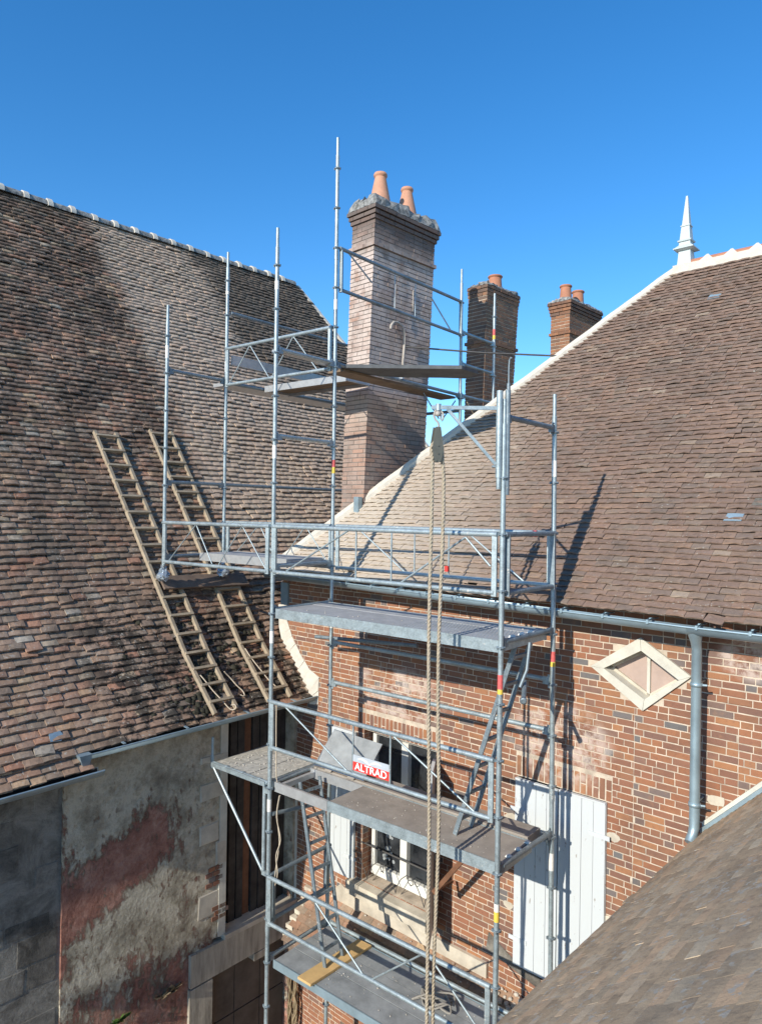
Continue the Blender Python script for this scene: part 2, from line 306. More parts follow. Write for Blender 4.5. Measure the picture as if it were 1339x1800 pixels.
# ------------------------------------------------------------------ mesh helpers
class MB:
    def __init__(s): s.v = []; s.f = []; s.r = []; s.sm = []
    def add(s, vs, fs, rnd=0.0, smooth=False):
        o = len(s.v); s.v += [tuple(q) for q in vs]
        for f in fs: s.f.append(tuple(i + o for i in f)); s.r.append(rnd); s.sm.append(smooth)
    def hexa(s, q, rnd=0.0):   # q: bottom 4 ccw, top 4 ccw
        s.add(q, [(3, 2, 1, 0), (4, 5, 6, 7), (0, 1, 5, 4), (1, 2, 6, 5), (2, 3, 7, 6), (3, 0, 4, 7)], rnd)
    def box(s, a, b, rnd=0.0):
        x0, x1 = sorted((a[0], b[0])); y0, y1 = sorted((a[1], b[1])); z0, z1 = sorted((a[2], b[2]))
        s.hexa([(x0, y0, z0), (x1, y0, z0), (x1, y1, z0), (x0, y1, z0), (x0, y0, z1), (x1, y0, z1), (x1, y1, z1), (x0, y1, z1)], rnd)
    def slab(s, pts, n, t, rnd=0.0):   # polygon pts extruded by n*t
        n = Vector(n) * t; k = len(pts); P = [Vector(p) for p in pts]
        s.add(P + [p + n for p in P], [tuple(range(k - 1, -1, -1)), tuple(range(k, 2 * k))] + [(i, (i + 1) % k, k + (i + 1) % k, k + i) for i in range(k)], rnd)
    def bar(s, p, q, w, h, up=(0, 0, 1), rnd=0.0):
        p = Vector(p); q = Vector(q); d = (q - p).normalized(); u = Vector(up)
        sd_ = d.cross(u)
        if sd_.length < 1e-5: sd_ = d.cross(Vector((1, 0, 0)))
        sd_.normalize(); u = sd_.cross(d).normalized()
        a = sd_ * w / 2; c = u * h / 2
        s.hexa([p - a - c, q - a - c, q + a - c, p + a - c, p - a + c, q - a + c, q + a + c, p + a + c], rnd)
    def tube(s, p, q, r, n=10, r2=None, cap=True):
        p = Vector(p); q = Vector(q); d = (q - p).normalized()
        a = d.orthogonal().normalized(); b_ = d.cross(a); r2 = r if r2 is None else r2
        vs = []
        for c, rr in ((p, r), (q, r2)):
            for i in range(n):
                t = 2 * math.pi * i / n; vs.append(c + (a * math.cos(t) + b_ * math.sin(t)) * rr)
        s.add(vs, [(i, (i + 1) % n, n + (i + 1) % n, n + i) for i in range(n)], 0, True)
        if cap: s.add(vs, [tuple(range(n - 1, -1, -1)), tuple(range(n, 2 * n))])
    def path(s, pts, r, n=6):
        pts = [Vector(p) for p in pts]; rings = []; ref = None
        for i, p in enumerate(pts):
            d = (pts[min(i + 1, len(pts) - 1)] - pts[max(i - 1, 0)]).normalized()
            if ref is None: ref = d.orthogonal().normalized()
            ref = (ref - d * ref.dot(d)).normalized(); b_ = d.cross(ref)
            rr = r[i] if hasattr(r, '__len__') else r
            rings.append([p + (ref * math.cos(2 * math.pi * k / n) + b_ * math.sin(2 * math.pi * k / n)) * rr for k in range(n)])
        vs = [v for ring in rings for v in ring]; fs = []
        for i in range(len(pts) - 1):
            for k in range(n): fs.append((i * n + k, i * n + (k + 1) % n, (i + 1) * n + (k + 1) % n, (i + 1) * n + k))
        s.add(vs, fs, 0, True)
        s.add(vs, [tuple(range(n - 1, -1, -1)), tuple(range(len(vs) - n, len(vs)))])
    def lathe(s, c, prof, n=16, axis=(0, 0, 1), close=True):
        c = Vector(c); ax = Vector(axis).normalized(); a = ax.orthogonal().normalized(); b_ = ax.cross(a)
        vs = []
        for r, h in prof:
            for k in range(n):
                t = 2 * math.pi * k / n; vs.append(c + ax * h + (a * math.cos(t) + b_ * math.sin(t)) * r)
        fs = [(i * n + k, i * n + (k + 1) % n, (i + 1) * n + (k + 1) % n, (i + 1) * n + k) for i in range(len(prof) - 1) for k in range(n)]
        s.add(vs, fs, 0, True)
        if close: s.add(vs, [tuple(range(n - 1, -1, -1)), tuple(range(len(vs) - n, len(vs)))])
    def build(s, name, m, parent=None, kind=None, label=None):
        me = bpy.data.meshes.new(name); me.from_pydata(s.v, [], s.f)
        at = me.attributes.new('rnd', 'FLOAT', 'FACE'); at.data.foreach_set('value', s.r)
        me.polygons.foreach_set('use_smooth', s.sm)
        if m is not None: me.materials.append(m)
        me.update()
        return link(name, me, parent, kind, label)

OFF = {}
def link(name, me, parent=None, kind=None, label=None):
    o = bpy.data.objects.new(name, me); COL.objects.link(o)
    if parent is not None:
        o.parent = parent
        if parent.name in OFF: o.location = OFF[parent.name]
    if kind: o['kind'] = kind
    if label: o['label'] = label
    return o
def tag(o, label, cat, group=None):
    o['label'] = label; o['category'] = cat
    if group: o['group'] = group
    return o
def thing(name, label, cat, base=(0, 0, 0), group=None, rotz=0.0):
    o = bpy.data.objects.new(name, None); COL.objects.link(o); o.empty_display_size = 0.3
    o.location = base; o.rotation_euler = (0, 0, rotz)
    tag(o, label, cat, group); OFF[o.name] = (-base[0], -base[1], -base[2]) if rotz == 0 else (0, 0, -base[2])
    return o
def place(name, me, parent, loc, rot=None, scale=None, mat4=None):
    o = bpy.data.objects.new(name, me); COL.objects.link(o); o.parent = parent
    if mat4 is not None: o.matrix_basis = mat4
    else:
        o.location = loc
        if rot: o.rotation_euler = rot
        if scale: o.scale = scale
    return o
def one(mb, name, m, label, cat, group=None, base=None):   # a thing that is one mesh
    o = mb.build(name, m); tag(o, label, cat, group); return o
def mesh_of(mb, name, m):
    me = bpy.data.meshes.new(name); me.from_pydata(mb.v, [], mb.f)
    at = me.attributes.new('rnd', 'FLOAT', 'FACE'); at.data.foreach_set('value', mb.r)
    me.polygons.foreach_set('use_smooth', mb.sm); me.materials.append(m); me.update(); return me

# house frame: u along the brick front (right), v into the house, z up; turned 3.2 degrees from the scaffold
HA = R(3.2); HO = Vector((0, 1.46, 0)); GZ = -5.0
xh = Vector((math.cos(HA), -math.sin(HA), 0)); vh = Vector((math.sin(HA), math.cos(HA), 0))
def hw(u, v, z): return HO + xh * u + vh * v + Vector((0, 0, z))
def house(name, label, cat): return thing(name, label, cat, (0, 1.46, GZ), None, -HA)
def hthing(name, label, cat, u, v, z, group=None):   # a thing whose parts are given in house coordinates
    o = bpy.data.objects.new(name, None); COL.objects.link(o); o.empty_display_size = 0.2
    o.location = hw(u, v, z); o.rotation_euler = (0, 0, -HA); tag(o, label, cat, group)
    OFF[o.name] = (-u, -v, -z); return o

# ------------------------------------------------------------------ tiles
def tile_shape(w, L, t, camber=0.004, wob=0.0, rg=None):
    # local: x across (centred), y up the slope from the lower edge, z off the roof
    xs = [-w / 2, -w / 6, w / 6, w / 2]; cz = [0, camber, camber, 0]
    vs = []
    for (y, lift) in ((0, 1), (L, 0)):
        for x, c in zip(xs, cz):
            j = (rg.uniform(-wob, wob) if rg and y == 0 else 0)
            vs.append([x, y + j, (0.006 * lift) + c * lift])
        for x, c in zip(xs, cz):
            vs.append([x, y + (0.004 if y == 0 else 0), (0.006 * lift) + c * lift + t])
    f = []
    for i in range(3):
        f.append((4 + i, 5 + i, 13 + i, 12 + i))   # top
        f.append((i + 1, i, 4 + i)[::-1] + ()) if False else f.append((i, i + 1, 5 + i, 4 + i))   # lower edge
        f.append((i + 1, i, 8 + i, 9 + i))         # underside
    f.append((0, 4, 12, 8)); f.append((7, 3, 11, 15))
    return vs, f
def frame(P0, across, up, normal):
    return Matrix(((across.x, up.x, normal.x, P0.x), (across.y, up.y, normal.y, P0.y), (across.z, up.z, normal.z, P0.z), (0, 0, 0, 1)))

def tile_roof(root, roof, m, gen, n_parts, w, L, t, name='tile', wob=0.003, camber=0.004, local_to_world=hw, rest='tile_field'):
    """gen yields (matrix in local coords, width, clip or None). The tiles that show largest become parts."""
    items = list(gen)
    sz = []
    for i, (mt, ww, clip) in enumerate(items):
        if clip is not None: sz.append((0.0, i)); continue
        c = mt.translation; sz.append((screen_size(local_to_world(*c), ww * L), i))
    sz.sort(reverse=True)
    chosen = set(i for s_, i in sz[:n_parts] if s_ > 0)
    variants = []
    rg = random.Random(3)
    for k in range(8):
        vs, fs = tile_shape(1.0, L, t, camber, wob, rg)
        b_ = MB(); b_.add(vs, fs); variants.append(mesh_of(b_, name, m))
    mb = MB()
    for i, (mt, ww, clip) in enumerate(items):
        if i in chosen:
            place(name, variants[rng.randrange(8)], roof, None, mat4=mt @ Matrix.Diagonal((ww, 1, 1, 1)))
        else:
            vs, fs = tile_shape(ww, L, t, camber, wob, rng)
            P = [mt @ Vector(q) for q in vs]
            if clip is not None: P = [clip(q) for q in P]
            mb.add(P, fs, rng.random())
    if mb.f: mb.build(rest, m, roof, 'stuff')

def sloped_field(prof, expo, w, v0, v1, axis='v', keep=None, clip=None, jit=1.0, along_sign=1.0, theta=0.19, sagw=0.0):
    """Courses laid up a roof profile [(horizontal, z)...] (from the eave up); columns along the other axis.
    axis 'v': profile runs in u (left house), columns along v. axis 'u': profile runs in v, columns along u."""
    segs = []; tot = 0
    for (h0, z0), (h1, z1) in zip(prof, prof[1:]):
        l = math.hypot(h1 - h0, z1 - z0); segs.append((tot, l, h0, z0, h1, z1)); tot += l
    nrow = int(tot / expo)
    for r in range(nrow):
        s = r * expo
        for (a, l, h0, z0, h1, z1) in segs:
            if s <= a + l or (a + l) > tot - 1e-6: break
        k = (s - a) / l; h = h0 + (h1 - h0) * k; z = z0 + (z1 - z0) * k
        dh = (h1 - h0) / l; dz = (z1 - z0) / l
        wave_a = rng.uniform(-1, 1) * 0.006; x = v0 + (w / 2 if r % 2 else 0) + rng.uniform(-0.02, 0.02)
        while x < v1:
            ww = w * rng.uniform(0.9, 1.06)
            xc = x + ww / 2; x += ww + (0.003 if jit > 0.3 else -0.001)
            ss = rng.uniform(-0.006, 0.006) * jit + 0.010 * jit * math.sin(xc * 2.1 + r * 0.7) * 0.6
            lift = rng.uniform(0, 0.006) * (jit if jit > 0.3 else 0) + (rng.random() < 0.03) * 0.008 * jit
            if axis == 'v':
                up = Vector((dh, 0, dz)); ac = Vector((0, along_sign, 0)); P0 = Vector((h, xc, z))
            else:
                up = Vector((0, dh, dz)); ac = Vector((along_sign, 0, 0)); P0 = Vector((xc, h, z))
            nn = ac.cross(up)
            if nn.z < 0: nn = -nn; ac = -ac
            P0 = P0 + up * ss + nn * lift
            if sagw: P0 = P0 + nn * sagw * (0.5 + 0.5 * mnoise.noise(P0 * 0.7) + 0.25 * mnoise.noise(P0 * 2.3)) + up * 0.022 * mnoise.noise(P0 * 1.1)
            slip = (rng.random() < 0.012 * jit)
            if slip: P0 = P0 - up * rng.uniform(0.01, 0.045) + nn * 0.006
            mt = frame(P0, ac, up, nn) @ Matrix.Rotation(rng.uniform(-0.02, 0.02) * jit + (rng.uniform(-0.16, 0.16) if slip else 0), 4, 'Z') @ Matrix.Rotation(-theta + rng.uniform(-0.012, 0.012) * jit, 4, 'X') @ Matrix.Rotation(rng.uniform(-0.02, 0.02) * jit, 4, 'Y')
            if keep is not None:
                kp = keep(P0, ww)
                if kp == 0: continue
                yield mt, ww, (clip if kp == 2 else None)
            else: yield mt, ww, None

# ================================================================== SETTING
g = MB(); g.add([(-600, -600, GZ), (600, -600, GZ), (600, 600, GZ), (-600, 600, GZ)], [(0, 1, 2, 3)])
o = g.build('ground', M['ground'], None, 'structure'); o['label'] = 'gravel courtyard ground between the houses'

# ================================================================== BRICK HOUSE
bh = house('brick_house', 'red brick house with brown tiled hipped roof, white shutters and three chimneys', 'house')
UL, UR = -4.65, 6.5
wall = None
wm = MB()
# openings: (u0,u1,z0,z1)
WIN = (-2.95, -1.74, -1.68, 0.31); DOORW = (-0.60, 0.41, -1.74, 0.31); LOW = (-3.3, -1.3, -5.0, -3.72)
DIA = (0.36, 1.13, 1.40, 1.90)
us = sorted({UL, UR, WIN[0], WIN[1], DOORW[0], DOORW[1], LOW[0], LOW[1], DIA[0], DIA[1]})
zs = sorted({GZ, 2.34, WIN[2], WIN[3], DOORW[2], LOW[3], DIA[2], DIA[3]})
for a, b_ in zip(us, us[1:]):
    for c, d in zip(zs, zs[1:]):
        mu, mz = (a + b_) / 2, (c + d) / 2
        if any(q[0] < mu < q[1] and q[2] < mz < q[3] for q in (WIN, DOORW, LOW, DIA)): continue
        wm.box((a, 0, c), (b_, 0.42, d))
# fillers that turn the square hole of the attic light into a diamond
dT, dR, dB, dL = (0.752, 1.90), (1.13, 1.655), (0.79, 1.40), (0.36, 1.65)
for corner, p1, p2 in (((0.36, 1.90), dL, dT), ((1.13, 1.90), dT, dR), ((1.13, 1.40), dR, dB), ((0.36, 1.40), dB, dL)):
    wm.slab([(corner[0], 0, corner[1]), (p1[0], 0, p1[1]), (p2[0], 0, p2[1])], (0, 1, 0), 0.4)
# other walls
wm.box((UL, 0.42, GZ), (UL + 0.4, 8.1, 2.34)); wm.box((UR - 0.4, 0.42, GZ), (UR, 8.1, 2.34)); wm.box((UL, 8.1, GZ), (UR, 8.5, 2.34))
wall = wm.build('wall', M['mortar'], bh)

# bricks -------------------------------------------------
CO = 0.0662; BT = 0.0092
def brick_unit(rg=None):
    b_ = MB(); e = 0.5; c = 0.0
    j = lambda a: (rg.uniform(-a, a) if rg else 0)
    # front face slightly smaller than the back so each edge is worn
    vs = [(-e, 0, -e), (e, 0, -e), (e, 0, e), (-e, 0, e), (-0.485 + j(.02), -1 + j(.3), -0.44 + j(.07)), (0.485 + j(.02), -1 + j(.3), -0.44 + j(.07)), (0.485 + j(.02), -1 + j(.3), 0.44 + j(.07)), (-0.485 + j(.02), -1 + j(.3), 0.44 + j(.07))]
    b_.add(vs, [(4, 5, 6, 7), (0, 1, 5, 4), (1, 2, 6, 5), (2, 3, 7, 6), (3, 0, 4, 7)])
    return b_
brg = random.Random(11); bunits = [brick_unit(brg) for _ in range(10)]; bmesh_v = [mesh_of(q, 'brick', M['brick']) for q in bunits]
def in_diamond(u, z, pad=0.0):
    return abs(u - 0.745) / (0.50 + pad) + abs(z - 1.655) / (0.345 + pad) < 1.0
def in_hole(u, z): return abs(u - 0.745) / 0.42 + abs(z - 1.65) / 0.275 < 1.0
LINT = ((WIN[0] - 0.10, WIN[1] + 0.06, 0.31, 0.535), (DOORW[0] - 0.03, DOORW[1] + 0.06, 0.315, 0.54))
JOINTS = ((0.683, 0.689, GZ, 1.27), (1.627, 1.632, GZ, 1.3), (-3.415, -3.409, GZ, 2.3))   # straight joints between the pilaster strips
bricks = []   # (uc, zc, w, h, proud, tilt)
z = GZ + 0.02; row = 0
while z < 2.30:
    u = UL + (0.0 if row % 2 else -0.055) + rng.uniform(-0.02, 0.02)
    flem = row % 2
    k = 0
    while u < UR:
        head = (rng.random() < (0.46 if flem else 0.34)) or (k == 0 and flem)
        w = (0.096 if head else 0.203) * rng.uniform(0.90, 1.06)
        a, b_ = u, min(u + w, UR); u += w + BT; k += 1
        zc = z + CO / 2
        # cut at openings
        parts = [(max(a, UL + 0.004), b_)]
        for q in (WIN, DOORW, LOW) + LINT + JOINTS:
            if q[2] - 0.02 < zc < q[3] + 0.02:
                np_ = []
                for (x0, x1) in parts:
                    if x1 <= q[0] or x0 >= q[1]: np_.append((x0, x1)); continue
                    mg = 0.03 if q[1] - q[0] > 0.05 else 0.004
                    if x0 < q[0] - mg: np_.append((x0, q[0] - (0.004 if mg > 0.01 else 0)))
                    if x1 > q[1] + mg: np_.append((q[1] + (0.004 if mg > 0.01 else 0), x1))
                parts = np_
        for (x0, x1) in parts:
            if x1 - x0 < 0.012: continue
            uc = (x0 + x1) / 2
            if in_diamond(uc, zc, -0.06) or in_hole(x0, zc) or in_hole(x1, zc) or in_hole(uc, zc): continue
            bricks.append((uc, zc + rng.uniform(-0.0015, 0.0015) + 0.0035 * math.sin(uc * 1.3 + row * 0.05), x1 - x0, (CO - BT) * rng.uniform(0.94, 1.03), rng.uniform(0.0025, 0.0065), rng.uniform(-0.006, 0.006)))
    z += CO; row += 1
for q in LINT:      # flat arches of bricks on end
    n = int((q[1] - q[0]) / 0.0655)
    for i in range(n):
        uc = q[0] + (i + 0.5) * (q[1] - q[0]) / n
        if rng.random() < 0.35:
            bricks.append((uc, q[2] + 0.054, 0.053, 0.098, 0.005, 0)); bricks.append((uc, q[2] + 0.165, 0.053, 0.102, 0.005, 0))
        else: bricks.append((uc, (q[2] + q[3]) / 2, 0.053, 0.212, rng.uniform(0.003, 0.007), rng.uniform(-0.01, 0.01)))
order = sorted(range(len(bricks)), key=lambda i: -screen_size(hw(bricks[i][0], 0, bricks[i][1]), bricks[i][2] * bricks[i][3]))
def hidden_brick(b_):   # behind the near tiled roof, the old house or a shutter
    return (b_[0] > 1.37 and b_[1] < 0.27 + 1.02 * (b_[0] - 1.31) + 0.1) or b_[0] < -4.28 or b_[1] < -3.9 or (-0.62 < b_[0] < 0.43 and b_[1] < 0.3)
sel = set([i for i in order if not hidden_brick(bricks[i])][:300])
bs = MB()
for i, (u, zc, w, h, pr, tl) in enumerate(bricks):
    if i in sel:
        place('brick', bmesh_v[i % 10], wall, (u, 0.0, zc), (0, tl, 0), (w, pr, h))
    else:
        mt = Matrix.Translation((u, 0, zc)) @ Euler((0, tl, 0)).to_matrix().to_4x4() @ Matrix.Diagonal((w, pr, h, 1))
        bu = bunits[(i * 7) % 10]; bs.add([mt @ Vector(q) for q in bu.v], bu.f, rng.random())
# brick reveals of the open window
for i in range(30):
    zc = WIN[2] + 0.04 + i * CO
    if zc > WIN[3] - 0.03: break
    for uu, sgn in ((WIN[0], 1), (WIN[1], -1)):
        vv = 0.006
        for L_ in ((0.10, 0.075) if i % 2 else (0.075, 0.10)):
            bs.box((uu - sgn * 0.01, vv, zc - 0.026), (uu + sgn * 0.004, vv + L_, zc + 0.026), rng.random()); vv += L_ + 0.011
bs.build('bricks', M['brick'], wall, 'stuff')
# small lime patches round the shutter irons and above the canopy
for (u, z0, r_) in ((-0.68, -0.18, 0.09), (0.49, -0.02, 0.075), (0.47, -0.86, 0.07), (-0.70, -1.15, 0.07), (1.45, 0.62, 0.08)):
    pm = MB(); k = 9; pts = [(u + r_ * rng.uniform(0.6, 1.1) * math.cos(2 * math.pi * i / k) * 1.1, -0.009, z0 + r_ * rng.uniform(0.5, 0.9) * math.sin(2 * math.pi * i / k)) for i in range(k)]
    pm.slab(pts, (0, 1, 0), 0.012); pm.build('mortar_patch', M['stone_sill'], bh)
pm = MB(); pm.slab([(-3.52, -0.02, -2.12), (-2.95, -0.02, -2.12), (-2.95, -0.02, -1.98), (-3.15, -0.02, -1.93), (-3.32, -0.02, -1.86), (-3.42, -0.02, -1.95)], (0, 1, 0), 0.022)
pm.build('mortar_patch', M['stone_sill'], bh)
pm = MB(); pm.box((-4.279, -0.014, -2.8), (-4.235, 0.0, -0.75)); pm.build('corner_render', M['mortar_white'], bh)
pm = MB(); pm.slab([(-0.95, -0.016, -1.55), (-0.62, -0.016, -1.72), (-0.28, -0.016, -1.76), (-0.30, -0.016, -1.90), (-0.98, -0.016, -1.74)], (0, 1, 0), 0.02)
pm.build('grey_mortar_patch', M['stone_rough'], bh)
# plinth ledge below the window
lg = MB(); lg.box((-2.98, -0.05, -2.06), (-0.95, 0.01, -1.90)); lg.build('ledge', M['stone_sill'], bh)
# sloping lime fillet where the old roof meets the brick front
fl = [(-4.66, 1.80), (-4.643, 1.471), (-4.559, 1.229), (-4.348, 0.968), (-4.144, 0.755), (-3.983, 0.62), (-3.95, 0.46)]
fr_ = [(-4.53, 1.80), (-4.52, 1.55), (-4.42, 1.36), (-4.24, 1.14), (-4.03, 0.93), (-3.82, 0.85), (-3.84, 0.47)]
fm_ = MB()
for i in range(len(fl) - 1):
    for j in range(2):
        t0, t1 = j / 2, (j + 1) / 2
        def q_(t, ii=i):
            a = Vector((fl[ii][0] + (fl[ii + 1][0] - fl[ii][0]) * t, 0, fl[ii][1] + (fl[ii + 1][1] - fl[ii][1]) * t)); c = Vector((fr_[ii][0] + (fr_[ii + 1][0] - fr_[ii][0]) * t, 0, fr_[ii][1] + (fr_[ii + 1][1] - fr_[ii][1]) * t)); return a, c
        a0, c0 = q_(t0); a1, c1 = q_(t1)
        jt = rng.uniform(-0.012, 0.012)
        fm_.hexa([a0 + Vector((0, 0.01, 0)), c0 + Vector((0.0, 0.01, 0)), c1 + Vector((0, 0.01, 0)), a1 + Vector((0, 0.01, 0)), a0 + Vector((0, -0.07, 0)), c0 + Vector((jt, -0.016, 0)), c1 + Vector((jt, -0.016, 0)), a1 + Vector((0, -0.07, 0))])
fm_.build('lime_fillet', M['mortar_white'], bh)
zf = MB(); zf.box((-4.66, -0.03, 1.80), (-4.50, 0.0, 2.12)); zf.build('zinc_flashing', M['zinc'], bh)

# window -------------------------------------------------
wf = MB(); V0 = 0.13
U0, U1 = WIN[0] + 0.05, WIN[1] - 0.02; ZB, ZT = WIN[2] + 0.07, WIN[3] - 0.01
def rect(mb, u0, u1, z0, z1, v0, v1): mb.box((u0, v0, z0), (u1, v1, z1))
um = (U0 + U1) / 2
rect(wf, U0, U0 + 0.06, ZB, ZT, V0, V0 + 0.07); rect(wf, U1 - 0.06, U1, ZB, ZT, V0, V0 + 0.07)
rect(wf, U0 + 0.06, U1 - 0.06, ZT - 0.06, ZT, V0, V0 + 0.07); rect(wf, U0 + 0.06, U1 - 0.06, ZB, ZB + 0.13, V0 - 0.01, V0 + 0.07)
win = wf.build('window', M['white_frame'], bh)
wf2 = MB(); rect(wf2, um - 0.055, um + 0.055, ZB + 0.13, ZT - 0.06, V0 - 0.02, V0 + 0.06); wf2.build('mullion', M['white_frame'], win)
for zz in (-0.99, -0.36):
    for (a, b_) in ((U0 + 0.06, um - 0.055), (um + 0.055, U1 - 0.06)):
        gb = MB(); rect(gb, a, b_, zz - 0.016, zz + 0.016, V0 + 0.005, V0 + 0.045); gb.build('glazing_bar', M['white_frame'], win)
for (a, b_) in ((U0 + 0.06, um - 0.055), (um + 0.055, U1 - 0.06)):
    gb = MB(); rect(gb, a, b_, ZB + 0.13, ZT - 0.06, V0 + 0.046, V0 + 0.052); gb.build('pane', M['glass'], win)
nc = MB()
for i in range(26):     # lace motif hanging behind the glass line
    a = rng.uniform(-0.05, 0.05); zz = -1.42 + 0.6 * rng.random()
    nc.lathe((um - 0.30 + a * (1 + (zz < -1.2)), V0 + 0.045, zz), [(0.004, 0), (0.018 + rng.random() * 0.012, 0.0005)], 7, (0, -1, 0))
nc.build('lace_curtain', M['net'], win, 'stuff')
st = MB(); st.box((WIN[0] - 0.16, -0.14, WIN[2] - 0.17), (WIN[1] - 0.02, V0, WIN[2] - 0.005)); st.build('window_sill', M['stone_sill'], bh)
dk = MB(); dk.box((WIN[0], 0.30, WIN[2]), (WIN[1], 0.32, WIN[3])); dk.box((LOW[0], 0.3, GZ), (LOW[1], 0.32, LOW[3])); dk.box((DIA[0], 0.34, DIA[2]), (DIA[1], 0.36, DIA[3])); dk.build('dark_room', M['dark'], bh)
# wrought iron guard
ir = MB(); ra, rb = WIN[0] + 0.01, WIN[1] - 0.01
ir.tube((ra, -0.02, -1.17), (rb, -0.02, -1.17), 0.011, 8)
def scroll(u0, z0, pts):
    ir.path([(u0 + a, -0.03 - 0.02 * math.sin(i * 0.8), z0 + b_) for i, (a, b_) in enumerate(pts)], 0.0055, 5)
for cx in (ra + 0.12, um, rb - 0.12):
    for sg in (-1, 1):
        scroll(cx, -1.62, [(0, 0), (sg * 0.03, 0.10), (sg * 0.10, 0.22), (sg * 0.19, 0.30), (sg * 0.26, 0.28), (sg * 0.27, 0.20), (sg * 0.22, 0.17)])
ir.build('iron_guard', M['iron'], bh)
# shutters ------------------------------------------------
def shutter(w, h, mt, name='shutter', label=None):
    # local: x 0..w, y out towards the yard (front at -y), z 0..h ; three boards and ledges, as parts of one leaf
    root = None
    fr = MB(); nb = 4
    fr.box((0, -0.012, 0), (w, 0.0, h))
    so = fr.build(name, M['shutter'], bh, None, label); so.matrix_basis = Matrix.Translation(OFFV) @ mt
    for i in range(nb):
        b_ = MB(); x0 = i * w / nb + 0.002; x1 = (i + 1) * w / nb - 0.002
        b_.box((x0, -0.034 + rng.uniform(-0.001, 0.001), 0.004), (x1, -0.0121, h - 0.012)); b_.build('board', M['shutter'], so)
    r_ = MB(); r_.box((0.002, -0.041, h - 0.011), (w - 0.002, -0.0005, h + 0.004)); r_.build('top_rail', M['white'], so)
    for zz in (0.27, h - 0.36):
        hg = MB(); hg.box((-0.05, -0.044, zz), (0.17, -0.0345, zz + 0.045)); hg.build('strap_hinge', M['white'], so)
    return so
OFFV = Vector((0, 0, -GZ))
shutter(0.515, 2.04, Matrix.Translation((-0.615, -0.012, -1.745)), label='closed white shutter leaf left of the pair')
shutter(0.515, 2.05, Matrix.Translation((0.425, -0.012, -1.745)) @ Matrix.Diagonal((-1, 1, 1, 1)), label='closed white shutter leaf right of the pair')
shutter(0.49, 1.96, Matrix.Translation((-3.06, -0.02, -1.715)) @ Matrix.Diagonal((-1, 1, 1, 1)), label='white shutter folded back flat left of the open window')
shutter(0.53, 1.98, Matrix.Translation((-1.72, -0.03, -1.76)) @ Matrix.Rotation(R(-57), 4, 'Z'), label='white shutter standing out edge-on right of the open window')
# attic light: four dressed stones round a dusty pane
outer = [(0.742, 2.005), (1.225, 1.705), (0.775, 1.300), (0.235, 1.650)]; inner = [(0.752, 1.88), (1.115, 1.655), (0.79, 1.415), (0.375, 1.65)]
al = MB(); al.slab([(q[0], 0.12, q[1]) for q in inner], (0, 1, 0), 0.006); al_o = al.build('attic_light', M['pane_dusty'], bh)
for i in range(4):
    a, b_ = outer[i], outer[(i + 1) % 4]; c, d = inner[(i + 1) % 4], inner[i]
    s_ = MB(); e = 0.0035
    mid = lambda p, q, t: (p[0] + (q[0] - p[0]) * t, p[1] + (q[1] - p[1]) * t)
    a2, b2, c2, d2 = mid(a, b_, e), mid(a, b_, 1 - e), mid(d, c, 1 - e), mid(d, c, e)
    s_.slab([(a2[0], -0.034, a2[1]), (b2[0], -0.034, b2[1]), (c2[0], -0.034, c2[1]), (d2[0], -0.034, d2[1])], (0, 1, 0), 0.17)
    s_.build('stone_surround', M['stone_cream'], al_o)
    f_ = MB(); f_.bar((d[0] + (0.79 - d[0]) * 0.05, 0.105, d[1] + (1.65 - d[1]) * 0.05), (c[0] + (0.79 - c[0]) * 0.05, 0.105, c[1] + (1.65 - c[1]) * 0.05), 0.03, 0.03, (0, 1, 0)); f_.build('pane_frame', M['stone_sill'], al_o)
s_ = MB(); s_.box((0.765, 0.09, 1.42), (0.795, 0.118, 1.875)); s_.build('mullion', M['stone_cream'], al_o)
# timber door below
for i in range(9):
    d_ = MB(); x0 = LOW[0] + 0.2 + i * 0.175
    d_.box((x0, 0.10, GZ), (x0 + 0.17, 0.14, LOW[3] - 0.06)); d_.build('door_board', M['wood_rust'], bh)
d_ = MB(); d_.box((LOW[0], 0.02, LOW[3] - 0.06), (LOW[1], 0.2, LOW[3])); d_.box((LOW[0], 0.05, GZ), (LOW[0] + 0.19, 0.2, LOW[3] - 0.06)); d_.build('door_frame', M['wood_board'], bh)

# roof -----------------------------------------------------
EU, EV, EZ, SL = -4.552, -0.15, 2.43, 1.08
AV = 3.982; AU = EU + (AV - EV); AZ = EZ + SL * (AV - EV)
rf = MB(); UE = 7.0
def fz(v): return EZ + SL * (v - EV) - 0.012
BV = 2 * AV - EV
rf.add([(EU, EV, fz(EV)), (UE, EV, fz(EV)), (UE, AV, fz(AV)), (AU, AV, fz(AV)), (EU, BV, fz(EV)), (UE, BV, fz(EV))], [(0, 1, 2, 3), (3, 2, 5, 4), (0, 3, 4)])
roof = rf.build('roof', M['tile_front'], bh)
def keepf(P, ww):
    lim = EU + (P.y - EV)
    if P.x + ww / 2 < lim - 0.02: return 0
    return 2 if P.x - ww / 2 < lim + 0.12 else 1
def clipf(q):
    lim = EU + (q.y - EV) - 0.03
    return q if q.x >= lim else Vector((lim, q.y, q.z))
prof = [(-0.335, 2.268), (0.35, EZ + 1.03 * 0.5 + 0.02), (AV, AZ)]
tile_roof(bh, roof, M['tile_front'], sloped_field(prof, 0.0755, 0.165, EU - 0.2, 4.6, 'u', keepf, clipf, 0.9, 1.0, 0.235, 0.03), 300, 0.165, 0.108, 0.014, wob=0.006, camber=0.007)
